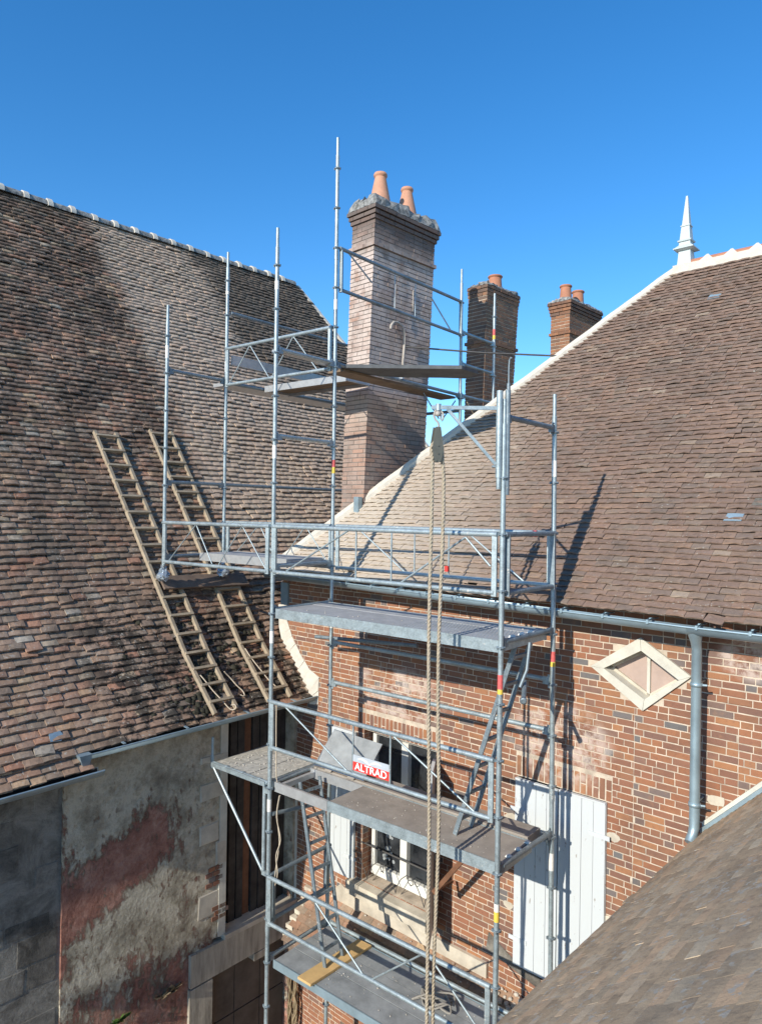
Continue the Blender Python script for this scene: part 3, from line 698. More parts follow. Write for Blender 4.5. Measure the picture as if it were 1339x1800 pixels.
# a couple of odd pieces: glass and slate slips let into the roof
for (u_, v_, m_) in ((1.41, 0.48, 'zinc'), (1.62, 0.62, 'stone_rough'), (0.33, 3.25, 'zinc')):
    sl_ = MB(); z_ = fz(v_) + 0.05; c_ = 1 / math.hypot(1, SL)
    sl_.slab([(u_ - 0.08, v_, z_), (u_ + 0.08, v_, z_), (u_ + 0.09, v_ + 0.07 * c_ * 1.4, z_ + 0.07 * SL * c_ * 1.4), (u_ - 0.06, v_ + 0.07 * c_ * 1.4, z_ + 0.07 * SL * c_ * 1.4)], (0, -SL * c_, c_), 0.008)
    sl_.build('repair_slip', M[m_], roof)
# hip and ridge mortar
hm = MB(); A = Vector((EU - 0.02, EV - 0.06, EZ + 0.02)); B = Vector((AU, AV, AZ + 0.05)); n = 40
prev = None; ring = []
for i in range(n + 1):
    p = A.lerp(B, i / n) + Vector((0, 0, rng.uniform(-0.006, 0.006)))
    sd_ = Vector((0.7071, -0.7071, 0)); wv = 0.085 * rng.uniform(0.93, 1.07); dr = SL * 0.7071 * wv
    ring.append([p + sd_ * wv + Vector((0, 0, -0.0 - dr + 0.03)), p + sd_ * 0.03 + Vector((0, 0, 0.028)), p - sd_ * 0.03 + Vector((0, 0, 0.028)), p - sd_ * wv + Vector((0, 0, -dr + 0.03)), p - sd_ * wv + Vector((0, 0, -dr - 0.05)), p + sd_ * wv + Vector((0, 0, -dr - 0.05))])
vs = [q for r_ in ring for q in r_]; fs = [(i * 6 + k, i * 6 + (k + 1) % 6, (i + 1) * 6 + (k + 1) % 6, (i + 1) * 6 + k) for i in range(n) for k in range(6)]
hm.add(vs, fs, 0, False); hm.build('hip_fillet', M['mortar_white'], roof)
for i in range(22):
    u0 = AU + 0.12 + i * 0.33
    rt_ = MB(); k = 8
    pr_ = [(math.cos(math.pi * j / k) * 0.10, math.sin(math.pi * j / k) * 0.10) for j in range(k + 1)]
    vs = [(u0 + dx, AV + a, AZ + 0.0 + b_) for dx in (0, 0.325) for a, b_ in pr_]
    rt_.add(vs, [(j, j + 1, k + 2 + j, k + 1 + j) for j in range(k)], 0, True); rt_.add(vs, [tuple(range(k, -1, -1)), tuple(range(k + 1, 2 * k + 2))])
    rt_.build('ridge_tile', M['terracotta'], roof)
rm = MB(); rm.box((AU - 0.02, AV - 0.13, AZ - 0.12), (UE, AV + 0.13, AZ + 0.02))
for i in range(22):
    u0 = AU + 0.12 + i * 0.33
    rm.add([(u0 - 0.09, AV - 0.125, AZ + 0.02), (u0 + 0.09, AV - 0.125, AZ + 0.02), (u0 + 0.012, AV - 0.06, AZ + 0.112), (u0 - 0.012, AV - 0.06, AZ + 0.112), (u0 - 0.09, AV + 0.125, AZ + 0.02), (u0 + 0.09, AV + 0.125, AZ + 0.02), (u0 + 0.012, AV + 0.06, AZ + 0.112), (u0 - 0.012, AV + 0.06, AZ + 0.112)],
           [(0, 1, 2, 3), (1, 5, 6, 2), (5, 4, 7, 6), (4, 0, 3, 7), (3, 2, 6, 7)])
rm.build('ridge_mortar', M['mortar_white'], roof)
# finial
fb = MB(); c0 = Vector((AU + 0.13, AV, AZ))
def fr4(z0, w0, z1, w1, m_=fb):
    a, b_ = w0 / 2, w1 / 2
    m_.hexa([(c0.x - a, c0.y - a, c0.z + z0), (c0.x + a, c0.y - a, c0.z + z0), (c0.x + a, c0.y + a, c0.z + z0), (c0.x - a, c0.y + a, c0.z + z0), (c0.x - b_, c0.y - b_, c0.z + z1), (c0.x + b_, c0.y - b_, c0.z + z1), (c0.x + b_, c0.y + b_, c0.z + z1), (c0.x - b_, c0.y + b_, c0.z + z1)])
k_ = 1.18
fr4(-0.10, 0.215, 0.235, 0.165); fr4(0.235, 0.20, 0.255, 0.29); fr4(0.255, 0.29, 0.27, 0.29); fr4(0.27, 0.27, 0.31, 0.19); fr4(0.31, 0.17, 0.37, 0.155); fr4(0.37, 0.19, 0.39, 0.20); fr4(0.39, 0.15, 0.60, 0.115); fr4(0.60, 0.135, 0.615, 0.135); fr4(0.615, 0.105, 1.06, 0.026)
fo_ = fb.build('finial', M['zinc_pale'], roof)

# gutter
def gutter(mb, p0, p1, r_, out, n=9, thick=0.006):
    p0 = Vector(p0); p1 = Vector(p1); d = (p1 - p0).normalized(); o_ = Vector(out).normalized(); up = Vector((0, 0, 1))
    P = []
    for rr in (r_, r_ - thick):
        P.append([o_ * (math.cos(math.pi * k / n) * rr) + up * (-math.sin(math.pi * k / n) * rr) for k in range(n + 1)])
    vs = [q + e for e in (p0, p1) for ring_ in P for q in ring_]; m1 = n + 1
    fs = []
    for k in range(n):
        fs.append((k, k + 1, 2 * m1 + k + 1, 2 * m1 + k)); fs.append((m1 + k + 1, m1 + k, 3 * m1 + k, 3 * m1 + k + 1))
        fs.append((k + 1, k, m1 + k, m1 + k + 1)); fs.append((2 * m1 + k, 2 * m1 + k + 1, 3 * m1 + k + 1, 3 * m1 + k))
    mb.add(vs, fs, 0, True)
    for k in (0, n): mb.add(vs, [(k, m1 + k, 3 * m1 + k, 2 * m1 + k)])
    mb.tube(p0 + o_ * r_, p1 + o_ * r_, 0.010 if r_ > 0.07 else 0.004, 8)
GVc = -0.33; GR = 0.075
def gz(u): return 2.284 - 0.012 * (u + 4.5) if u < 1.3 else 2.214 + 0.004 * (u - 1.3)
gm = MB(); gutter(gm, (-4.62, GVc, gz(-4.62)), (1.3, GVc, gz(1.3)), GR, (0, -1, 0)); gutter(gm, (1.3, GVc, gz(1.3)), (6.4, GVc, gz(6.4)), GR, (0, -1, 0))
gut = gm.build('gutter', M['zinc'], bh)
for i in range(22):
    u0 = -4.2 + i * 0.43
    cl = MB(); zz = gz(u0); a_, b_ = GVc - GR - 0.016, GVc + GR + 0.09
    cl.slab([(u0 - 0.011, v_, zz + z_) for v_, z_ in ((a_, -0.014), (a_ + 0.006, -0.014), (a_ + 0.006, 0.014), (GVc - 0.012, 0.016), (GVc - 0.012, 0.034), (GVc + 0.012, 0.034), (GVc + 0.012, 0.016), (b_, 0.012), (b_, 0.022), (a_, 0.024))], (1, 0, 0), 0.022); cl.build('gutter_bracket', M['zinc'], gut)
# fascia bed of the eaves
fs_ = MB(); fs_.box((-4.62, -0.16, 2.27), (6.4, 0.05, 2.345)); fs_.build('eaves_board', M['wood_board'], bh)
dp = MB(); DU, DV = 1.338, -0.235
dp.path([(1.345, GVc + 0.02, 2.20), (1.345, GVc + 0.03, 2.13), (1.342, -0.27, 2.07), (DU, DV, 2.0), (DU, DV, 1.2), (DU, DV, 0.52), (DU, DV, 0.42), (DU - 0.004, DV - 0.02, 0.36), (DU - 0.012, DV - 0.08, 0.30)], [0.085, 0.058, 0.046, 0.0435, 0.0435, 0.0435, 0.0435, 0.0435, 0.0435], 16)
dpo = dp.build('downpipe', M['zinc'], bh)
for zz in (1.69, 0.62):
    cl = MB(); cl.lathe((DU, DV, zz), [(0.046, -0.016), (0.052, -0.016), (0.052, 0.016), (0.046, 0.016)], 16); cl.tube((DU + 0.05, DV + 0.005, zz), (DU + 0.085, DV + 0.02, zz), 0.012, 6); cl.tube((DU, DV + 0.04, zz), (DU, 0.01, zz), 0.009, 6); cl.build('pipe_clip', M['zinc'], dpo)

# chimneys -------------------------------------------------
def chimney(name, Nb, Nt, wl_, wv, wv_top, ang, zb, z_cap, courses_cap, mbk, mmor, pots, label, band, cap_h, course=0.0655, step=0.022):
    """Nb/Nt: near corner (house coords) low and high; wl_: width to the left (-u); wv: depth (+v)."""
    Nb, Nt = Vector(Nb), Vector(Nt); ax = Vector((-math.cos(R(ang)), math.sin(R(ang)), 0)); av = Vector((math.sin(R(ang)), math.cos(R(ang)), 0))
    def cor(z, out=0.0):
        t = (z - Nb.z) / (Nt.z - Nb.z); N0 = Nb.lerp(Nt, t); d = wv + (wv_top - wv) * t
        N0 = Vector((N0.x, N0.y, z)) - ax * out - av * out
        return N0, N0 + ax * (wl_ + 2 * out), N0 + ax * (wl_ + 2 * out) + av * (d + 2 * out), N0 + av * (d + 2 * out)
    core = MB(); b0 = cor(zb, -0.006); b1 = cor(z_cap, -0.006)
    core.hexa([b0[1], b0[0], b0[3], b0[2], b1[1], b1[0], b1[3], b1[2]])
    co = core.build(name, mmor, bh, None, label)
    bk = MB(); z = zb; row = 0; nrow = int((z_cap - zb) / course)
    while row < nrow:
        fromtop = nrow - 1 - row
        out = 0.0
        if fromtop < courses_cap: out = step * (courses_cap - fromtop)
        if fromtop == band: out = 0.03
        z0, z1 = z + 0.005, z + course - 0.008
        lo, hi = cor(z0, out), cor(z1, out)
        for a, b_ in ((0, 1), (3, 0), (2, 3), (1, 2)):
            A0, B0, A1, B1 = lo[b_], lo[a], hi[b_], hi[a]    # from b to a so that outward is right-handed
            Lw = (B0 - A0).length; x = 0.0; nrm = (B0 - A0).cross(Vector((0, 0, 1))).normalized()
            first = True
            while x < Lw - 0.01:
                w = (0.105 if (first and row % 2) else 0.215) * rng.uniform(0.93, 1.06)
                if rng.random() < 0.12: w = 0.105
                first = False
                x1 = min(x + w, Lw); 
                if Lw - x1 < 0.04: x1 = Lw
                t0, t1 = x / Lw, (x1 - 0.007 if x1 < Lw else Lw) / Lw
                p = rng.uniform(-0.003, 0.004); e = 0.02
                q = [A0.lerp(B0, t0) + nrm * p, A0.lerp(B0, t1) + nrm * p, A0.lerp(B0, t1) - nrm * 0.02, A0.lerp(B0, t0) - nrm * 0.02,
                     A1.lerp(B1, t0) + nrm * p, A1.lerp(B1, t1) + nrm * p, A1.lerp(B1, t1) - nrm * 0.02, A1.lerp(B1, t0) - nrm * 0.02]
                bk.hexa(q, rng.random()); x = x1
        if out > 0.001:     # fill the top of the projecting course
            t_ = cor(z1 - 0.001, out - 0.012); l_ = cor(z0 + 0.002, out - 0.012); core_ = bk; core_.hexa([l_[1], l_[0], l_[3], l_[2], t_[1], t_[0], t_[3], t_[2]], 0.5)
        z += course; row += 1
    bk.build('bricks', mbk, co, 'stuff')
    # weathered cement flaunching
    z0 = zb + nrow * course; out = step * courses_cap
    lo, mi, hi = cor(z0, out - 0.004), cor(z0 + cap_h * 0.5, out - 0.03), cor(z0 + cap_h, -0.02)
    cp = MB(); seg = 14
    def edge_ring(cs, jz):
        r_ = []
        for a, b_ in ((0, 3), (3, 2), (2, 1), (1, 0)):
            for i in range(seg): r_.append(cs[a].lerp(cs[b_], i / seg) + Vector((rng.uniform(-1, 1), rng.uniform(-1, 1), rng.uniform(-1, 1))) * jz)
        return r_
    rings = [edge_ring(lo, 0.006), edge_ring(mi, 0.022), edge_ring(hi, 0.032)]; nn_ = 4 * seg
    vs = [q for r_ in rings for q in r_]
    cp.add(vs, [(i * nn_ + k, i * nn_ + (k + 1) % nn_, (i + 1) * nn_ + (k + 1) % nn_, (i + 1) * nn_ + k) for i in range(2) for k in range(nn_)] + [tuple(range(2 * nn_, 3 * nn_))])
    cp.build('cement_cap', M['mortar_cap'], co)
    mid_ = cor(z0 + cap_h, 0)
    for (t, r0, r1, h, mt_) in pots:
        c = (mid_[0].lerp(mid_[3], t) + mid_[1].lerp(mid_[2], t)) / 2; c.z -= 0.06
        pt = MB(); H = h + 0.06
        pt.lathe(c, [(r0, 0), (r1 * 1.02, H * 0.86), (r1 * 1.0, H * 0.88), (r1 * 1.22, H * 0.90), (r1 * 1.24, H * 0.955), (r1 * 1.1, H), (r1 * 0.82, H), (r1 * 0.8, H * 0.6)], 20, close=False)
        pt.lathe(c, [(0.001, H * 0.6), (r1 * 0.8, H * 0.6)], 20, close=False)
        pt.build('chimney_pot', M[mt_], co)
    return co, cor
c1o, c1c = chimney('chimney', (-3.610, 0.610, 3.30), (-3.546, 0.675, 7.025), 0.472, 1.30, 1.345, 1.8, 2.6, 7.67, 3, M['brick_chimney'], M['mortar_dark'],
        [(0.24, 0.175, 0.084, 0.45, 'terracotta_pale'), (0.68, 0.175, 0.080, 0.43, 'terracotta_pale')], 'tall pale chimney with an iron anchor and two tapered pots, inside the scaffold', 8, 0.19)
chimney('chimney', (-3.645, 3.695, 5.8), (-3.622, 3.709, 7.25), 0.415, 0.93, 1.0, 1.8, 3.6, 7.27, 3, M['brick_old'], M['mortar'],
        [(0.52, 0.135, 0.11, 0.26, 'terracotta')], 'dark brown chimney with one pot, second from the left', 15, 0.05, 0.0655, 0.007)
chimney('chimney', (-3.166, 5.887, 6.4), (-3.165, 5.887, 7.25), 0.415, 1.13, 1.2, 1.8, 3.6, 7.46, 4, M['brick_red'], M['mortar'],
        [(0.16, 0.125, 0.10, 0.30, 'terracotta'), (0.56, 0.125, 0.105, 0.30, 'terracotta')], 'orange-brown chimney with two pots, behind the hip', 9, 0.07, 0.0655, 0.014)
# tie rod and anchor on the tall chimney
def w2h(p): p = Vector(p) - HO; return Vector((p.dot(xh), p.dot(vh), p.z))
an = MB(); q = [(-0.36, 5.88), (-0.345, 5.94), (-0.285, 6.0), (-0.195, 6.015), (-0.09, 5.985), (-0.035, 5.92), (-0.022, 5.82), (-0.022, 5.69), (-0.035, 5.56), (-0.05, 5.44), (-0.045, 5.36), (0.0, 5.27), (0.07, 5.24), (0.14, 5.27), (0.175, 5.35), (0.18, 5.40)]
an.path([w2h((-3.395, 2.975 + a, z_)) for a, z_ in q], 0.021, 7)
an.build('wall_anchor', M['iron_pale'], c1o)
tr = MB(); tr.path([w2h((-3.42, 2.95, 5.69)), w2h((-3.42, 2.95, 5.69)).lerp(Vector((-1.60, 2.70, 5.53)), 0.5) + Vector((0, 0, -0.02)), Vector((-1.60, 2.70, 5.53))], 0.013, 6); tr.build('tie_rod', M['iron'], c1o)
for dy, z0, z1 in ((0.42, 6.22, 6.58), (0.86, 6.28, 6.60)):
    f_ = MB(); f_.tube(w2h((-3.425, 2.33 + dy, z0)), w2h((-3.42, 2.33 + dy, z1)), 0.008, 6); f_.build('flue_rod', M['iron_pale'], c1o)
# zinc soaker at the foot of the tall chimney
zk = MB(); zk.box((-3.70, 0.50, 3.16), (-3.61, 0.58, 3.40)); zk.build('zinc_soaker', M['zinc'], roof)

# ================================================================== OLD STONE HOUSE (left)
sh = house('stone_house', 'old rendered stone house with mossy clay tile roof and peeling red plaster wall', 'house')
WU = -4.28
def panel(mb, v0, v1, z0, z1, m_=0.45, front=0.0): mb.box((WU + front, v0, z0), (WU - m_, v1, z1))
UOP = (-1.20, -0.05, -2.42, 0.42); LOP = (-1.40, -0.10, GZ, -2.88)
wl_ = MB()
panel(wl_, -3.37, -1.40, GZ, 0.50); panel(wl_, -1.40, -1.20, -2.42, 0.50); panel(wl_, UOP[0], 0.0, UOP[3], 0.50); panel(wl_, -0.05, 0.0, -2.42, UOP[3]); panel(wl_, -0.10, 0.0, GZ, -2.88)
swall = wl_.build('wall', M['plaster'], sh)
w2 = MB(); panel(w2, -9.0, -3.37, GZ, 0.38, 0.45, -0.03); w2.build('rubble_wall', M['stone_rough'], sh)
for side in ((-9.0, -8.55), (5.6, 6.05)):
    w2 = MB(); w2.box((WU - 0.46, side[0], GZ), (-16, side[1], 0.4)); w2.build('end_wall', M['stone_rough'], sh)
w2 = MB(); w2.box((-16, -9, GZ), (-16.45, 6.05, 0.4)); w2.build('rear_wall', M['stone_rough'], sh)
w2 = MB(); w2.box((WU - 0.02, 0.43, GZ), (WU - 0.43, 5.6, 0.4)); w2.build('inner_wall', M['stone_rough'], sh)
# ashlar blocks of the near pier, each one a stone, and rough stones beyond the joint
def stones(v0, v1, z0, z1, hh, ww, mname, proud, skip=0.0, jl=0.012):
    z = z0
    while z < z1 - 0.05:
        h = min(hh * rng.uniform(0.75, 1.25), z1 - z); v = v0
        while v < v1 - 0.04:
            w = min(ww * rng.uniform(0.6, 1.4), v1 - v)
            if v1 - (v + w) < 0.08: w = v1 - v
            if rng.random() >= skip:
                p = rng.uniform(*proud); s_ = MB(); j = jl
                a, b_, c, d = v + j / 2, v + w - j / 2, z + j / 2, z + h - j / 2; e = 0.014
                jit = lambda: rng.uniform(-0.014, 0.014)
                wb = WU - 0.05 if p < 0 else WU - 0.002
                vs = [(wb, a, c), (wb, b_, c), (wb, b_, d), (wb, a, d), (WU + p, a + e + jit(), c + e + jit()), (WU + p, b_ - e + jit(), c + e + jit()), (WU + p, b_ - e + jit(), d - e + jit()), (WU + p, a + e + jit(), d - e + jit())]
                s_.add(vs, [(4, 5, 6, 7), (0, 1, 5, 4), (1, 2, 6, 5), (2, 3, 7, 6), (3, 0, 4, 7)], rng.random())
                s_.build('stone', M[mname], swall)
            v += w
        z += h
stones(-1.63, -1.205, -2.1, 0.0, 0.30, 0.40, 'stone_sill', (0.004, 0.016), 0.3)
stones(-7.0, -3.39, -4.6, 0.20, 0.26, 0.48, 'stone_rough', (-0.029, -0.022), 0.3, 0.004)
ly = MB()
for (v0, z0, nr, nc_) in ((-1.52, -1.72, 4, 2), (-1.42, -2.18, 3, 2)):       # brick patches in the pier
    for r_ in range(nr):
        for c_ in range(nc_):
            b_ = MB(); x0 = v0 + c_ * 0.115 + (0.04 if r_ % 2 else 0); b_.box((WU - 0.01, x0, z0 + r_ * 0.066), (WU + 0.012, x0 + 0.10, z0 + r_ * 0.066 + 0.052)); b_.build('brick', M['brick'], swall)
# sill beam between the openings with a chamfered ochre arris
sb = MB(); sb.hexa([(WU + 0.05, -1.75, -2.88), (WU + 0.05, -0.005, -2.86), (WU - 0.4, -0.005, -2.86), (WU - 0.4, -1.75, -2.88), (WU + 0.05, -1.75, -2.47), (WU + 0.05, -0.005, -2.47), (WU - 0.4, -0.005, -2.47), (WU - 0.4, -1.75, -2.47)])
sb.build('sill_beam', M['streaked'], sh)
sb = MB(); sb.box((WU + 0.065, -1.25, -2.469), (WU - 0.3, -0.005, -2.41)); sb.build('sill_cap', M['stone_sill'], sh)
sb = MB(); sb.box((WU + 0.051, -1.76, GZ), (WU - 0.2, -1.42, -2.9)); sb.build('render_pier', M['streaked'], sh)
sb = MB(); sb.box((WU + 0.051, -0.75, -2.98), (WU - 0.2, -0.55, -2.881)); sb.build('corbel', M['streaked'], sh)
pz = MB(); pz.box((WU + 0.012, -1.32, UOP[2]), (WU + 0.0005, -1.21, UOP[3] + 0.07)); pz.build('jamb_render', M['stone_cream'], sh)
# boarded openings
n = 9
for i in range(n):
    v0 = UOP[0] + 0.02 + i * (UOP[1] - UOP[0] - 0.02) / n; b_ = MB(); dep = 0.16 + rng.uniform(-0.03, 0.03)
    b_.box((WU - dep, v0, UOP[2]), (WU - dep - 0.04, v0 + (UOP[1] - UOP[0]) / n - 0.018, UOP[3])); b_.build('plank', M['wood_rust' if i == 3 else 'wood_black' if i % 3 else 'wood_greyboard'], sh)
for i in range(3):
    v0 = LOP[0] + i * (LOP[1] - LOP[0]) / 3
    for (z0, z1) in ((-5.0, -3.63), (-3.62, -2.88)):
        b_ = MB(); b_.box((WU - 0.10, v0 + 0.006, z0), (WU - 0.14, v0 + (LOP[1] - LOP[0]) / 3 - 0.006, z1 - 0.008)); b_.build('board_panel', M['wood_greyboard'], sh)
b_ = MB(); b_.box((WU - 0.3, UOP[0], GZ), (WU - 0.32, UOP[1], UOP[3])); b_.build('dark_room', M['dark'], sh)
# roof
PROF = [(-3.93, 0.522), (-3.98, 0.575), (-4.6, 1.24), (-7.4, 1.24 + 1.36 * 2.8 - 0.05), (-10.2, 8.86)]
VA, VB = -8.5, 5.0
def vend(u):  # far verge, slightly skew
    return 4.95 + (u + 10.2) * 0.53
sr = MB(); pts = []
for (u_, z_) in PROF[1:]: pts.append((u_, VA, z_ - 0.02)); pts.append((u_, vend(u_), z_ - 0.02))
sr.add(pts, [(2 * i, 2 * i + 1, 2 * i + 3, 2 * i + 2) for i in range(3)])
sr.add([(-10.2, VA, 8.84), (-10.2, 4.95, 8.84), (-16.8, 4.95, 0.2), (-16.8, VA, 0.2), (-3.98, vend(-3.98), 0.5), (-16.8, 6.0, 0.2)], [(0, 1, 2, 3), (1, 4, 5)])
sroof = sr.build('roof', M['tile_left'], sh)
def keepl(P, ww):
    if P.y > vend(P.x) - ww / 2: return 0
    if P.y > 0.0 and P.x > -4.72: return 0        # cut where the brick house stands
    if P.y + ww * 0.5 > 0.0 and P.x > -4.66: return 2
    return 1
def clipl(q): return q if q.y < -0.004 or q.x < -4.66 else Vector((q.x, -0.004, q.z))
tile_roof(sh, sroof, M['tile_left'], sloped_field(PROF, 0.097, 0.185, -5.6, 8.6, 'v', keepl, clipl, 1.8, 1.0, 0.235, 0.05), 300, 0.185, 0.135, 0.022, wob=0.009, camber=0.007)
# extra lower courses at the near, lower stretch of eaves
PR2 = [(-3.80, 0.40), (-3.98, 0.585)]
xx = MB()
def near_keep(P, ww): return 1
gen2 = list(sloped_field(PR2, 0.085, 0.17, -5.6, -3.42, 'v', near_keep, None, 1.8))
for mt, ww, _ in gen2:
    vs, fs = tile_shape(ww, 0.13, 0.016, 0.005, 0.006, rng); xx.add([mt @ Vector(q) for q in vs], fs, rng.random())
xx.build('eaves_tiles', M['tile_left'], sroof, 'stuff')
mc = MB()
for _ in range(420):
    v_ = rng.choice((rng.uniform(-2.0, -0.1), rng.gauss(-1.4, 0.5))); u_ = -3.98 - abs(rng.gauss(0, 0.55))
    if v_ > -0.05 or mnoise.noise(Vector((u_ * 1.6, v_ * 1.6, 3))) < -0.05: continue
    z_ = 0.575 + (-3.98 - u_) * 1.073 if u_ > -4.6 else 1.24 + (-4.6 - u_) * 1.36
    r_ = rng.uniform(0.018, 0.05); c = Vector((u_, v_, z_ + 0.055))
    mc.lathe(c, [(r_ * 0.7, -r_ * 0.4), (r_, 0), (r_ * 0.75, r_ * 0.35), (r_ * 0.2, r_ * 0.5)], 6, (0.7 + rng.uniform(-.2, .2), rng.uniform(-.2, .2), 0.7))
mc.build('moss_clumps', M['moss'], sroof, 'stuff')
# verge mortar and half-round ridge with white collars
vm = MB(); n = 26
for i in range(n):
    t0, t1 = i / n, (i + 1) / n
    P0 = Vector((-10.2 + 4.6 * t0, vend(-10.2 + 4.6 * t0), 0)); P1 = Vector((-10.2 + 4.6 * t1, vend(-10.2 + 4.6 * t1), 0))
    P0.z = 8.86 - 1.36 * (P0.x + 10.2); P1.z = 8.86 - 1.36 * (P1.x + 10.2)
    vm.bar(P0, P1 + (P1 - P0) * 0.02, 0.10 * rng.uniform(0.85, 1.1), 0.07, (0.8, 0, 0.6))
vm.build('verge_mortar', M['mortar_white'], sroof)
pitch = 0.432; k = 8
for i in range(26):
    v0 = 4.83 - (i + 1) * pitch
    rt_ = MB(); R_ = 0.128
    pr_ = [(math.cos(math.pi * j / k) * R_, math.sin(math.pi * j / k) * R_ - 0.03) for j in range(k + 1)]
    tl = rng.uniform(-0.012, 0.012)
    vs = [(-10.2 + a, v0 + dv, 8.86 + b_ + tl) for dv in (0.0, pitch - 0.01) for a, b_ in pr_]
    rt_.add(vs, [(j, j + 1, k + 2 + j, k + 1 + j) for j in range(k)], 0, True); rt_.add(vs, [tuple(range(k, -1, -1)), tuple(range(k + 1, 2 * k + 2))])
    rt_.build('ridge_tile', M['mortar_cap'], sroof)
    cl = MB(); R2 = 0.158
    pr2 = [(math.cos(math.pi * j / k) * R2 * rng.uniform(0.95, 1.08), math.sin(math.pi * j / k) * R2 * rng.uniform(0.97, 1.1) - 0.04) for j in range(k + 1)]
    vs = [(-10.2 + a, v0 + dv, 8.86 + b_ + tl) for dv in (-0.05, 0.045) for a, b_ in pr2]
    cl.add(vs, [(j, j + 1, k + 2 + j, k + 1 + j) for j in range(k)], 0, True); cl.add(vs, [tuple(range(k, -1, -1)), tuple(range(k + 1, 2 * k + 2))])
    cl.build('ridge_collar', M['mortar_white'], sroof)
# gutters
gm = MB(); gutter(gm, (-3.91, -3.36, 0.55), (-3.91, -0.03, 0.585), 0.075, (1, 0, 0)); gl = gm.build('gutter', M['zinc'], sh)
gm = MB(); gutter(gm, (-3.76, -8.5, 0.345), (-3.76, -3.2, 0.40), 0.075, (1, 0, 0)); gm.build('gutter', M['zinc'], sh)
hp = MB(); hp.hexa([(-3.90, -3.36, 0.42), (-3.84, -3.36, 0.42), (-3.84, -3.30, 0.42), (-3.90, -3.30, 0.42), (-3.95, -3.42, 0.565), (-3.80, -3.42, 0.565), (-3.80, -3.28, 0.565), (-3.95, -3.28, 0.565)]); hp.build('gutter_outlet', M['zinc'], sh)
zs_ = MB(); zs_.slab([(-4.10, -3.62, 0.785), (-4.03, -3.63, 0.715), (-4.02, -3.52, 0.705), (-4.06, -3.48, 0.745), (-4.10, -3.50, 0.785)], (0.68, 0, 0.73), 0.012); zs_.build('zinc_patch', M['zinc'], sroof)
for (p0, p1) in (((-3.91, -3.34, 0.505), (-3.91, -0.05, 0.54)), ((-3.76, -8.5, 0.30), (-3.76, -3.22, 0.355))):  # dark liners that paint in the shade inside the gutter troughs
    dd = MB(); gutter(dd, (p0[0], p0[1], p0[2] + 0.04), (p1[0], p1[1], p1[2] + 0.04), 0.066, (1, 0, 0)); dd.build('gutter_shade', M['dark'], sh)
wp = MB(); wp.box((WU + 0.02, -9, 0.385), (WU - 0.1, -3.37, 0.45)); wp.box((WU + 0.02, -3.37, 0.505), (WU - 0.1, -0.005, 0.56)); wp.build('wall_plate', M['wood_board'], sh)
gp = MB()
for v0 in (-2.9, -2.1, -1.2, -0.4): gp.bar((-4.05, v0, 0.60), (-3.83, v0, 0.58), 0.03, 0.008)
gp.build('gutter_strap', M['zinc'], gl)

# ================================================================== NEAR TILED ROOF (bottom right)
ob = house('tiled_outbuilding', 'low outbuilding with a moss-grey tiled roof abutting the brick front, nearest the viewer', 'building')
FE, FS, FZ0 = 1.375, 1.02, 0.27
def foz(u): return FZ0 + FS * (u - 1.31)
fr2 = MB(); U2 = 4.15
fr2.add([(FE, -6.35, foz(FE) - 0.02), (U2, -6.35, foz(U2) - 0.02), (U2, -0.01, foz(U2) - 0.02), (FE, -0.01, foz(FE) - 0.02), (2 * U2 - FE, -6.35, foz(FE)), (2 * U2 - FE, -0.01, foz(FE))], [(0, 1, 2, 3), (1, 4, 5, 2)])
froof = fr2.build('roof', M['tile_fore'], ob)
tile_roof(ob, froof, M['tile_fore'], sloped_field([(FE - 0.04, foz(FE - 0.04)), (U2, foz(U2))], 0.10, 0.165, -6.3, -0.06, 'v', None, None, 0.28, 1.0, 0.145), 300, 0.165, 0.135, 0.007, wob=0.007, camber=0.002)
w3 = MB(); w3.box((1.5, -6.2, GZ), (1.9, -0.012, foz(1.5) - 0.1)); w3.box((2 * U2 - 1.9, -6.2, GZ), (2 * U2 - 1.5, -0.012, foz(1.5) - 0.1)); w3.box((1.9, -0.5, GZ), (2 * U2 - 1.9, -0.012, foz(1.5) - 0.1))
w3.build('wall', M['stone_rough'], ob)
fb_ = MB(); a = [(1.345, 0.305), (1.345, 0.405), (4.1, 0.405 + 1.03 * 2.755), (4.1, 0.285 + 1.03 * 2.755)]
fb_.slab([(q[0], -0.045, q[1]) for q in a], (0, 1, 0), 0.044); fb_.build('lime_flashing', M['stone_cream'], ob)
fb_ = MB(); fb_.bar((1.35, -0.075, foz(1.35) + 0.035), (4.1, -0.075, foz(4.1) + 0.035), 0.10, 0.03, (-0.7, 0, 0.7)); fb_.build('zinc_flashing', M['zinc'], ob)

# ================================================================== SMALL TILED CANOPY on the brick front
ca = house('tiled_canopy', 'small mossy tiled canopy along the brick front under the window', 'canopy')
CP = [(-0.50, -2.66), (-0.002, -2.10)]
cn = MB(); cn.add([(-3.92, CP[0][0], CP[0][1] - 0.02), (-0.3, CP[0][0], CP[0][1] - 0.02), (-0.3, CP[1][0], CP[1][1] - 0.02), (-3.92, CP[1][0], CP[1][1] - 0.02), (-3.92, -0.002, CP[0][1] - 0.08), (-0.3, -0.002, CP[0][1] - 0.08), (-3.92, CP[0][0], CP[0][1] - 0.08), (-0.3, CP[0][0], CP[0][1] - 0.08)], [(0, 1, 2, 3), (6, 4, 5, 7), (0, 6, 7, 1), (0, 3, 4, 6), (1, 7, 5, 2)])
cro = cn.build('roof', M['wood_board'], ca)
tile_roof(ca, cro, M['tile_left'], sloped_field(CP, 0.092, 0.19, -3.95, -0.3, 'u', None, None, 1.3), 300, 0.19, 0.13, 0.018, wob=0.006, camber=0.004)
rb = MB()
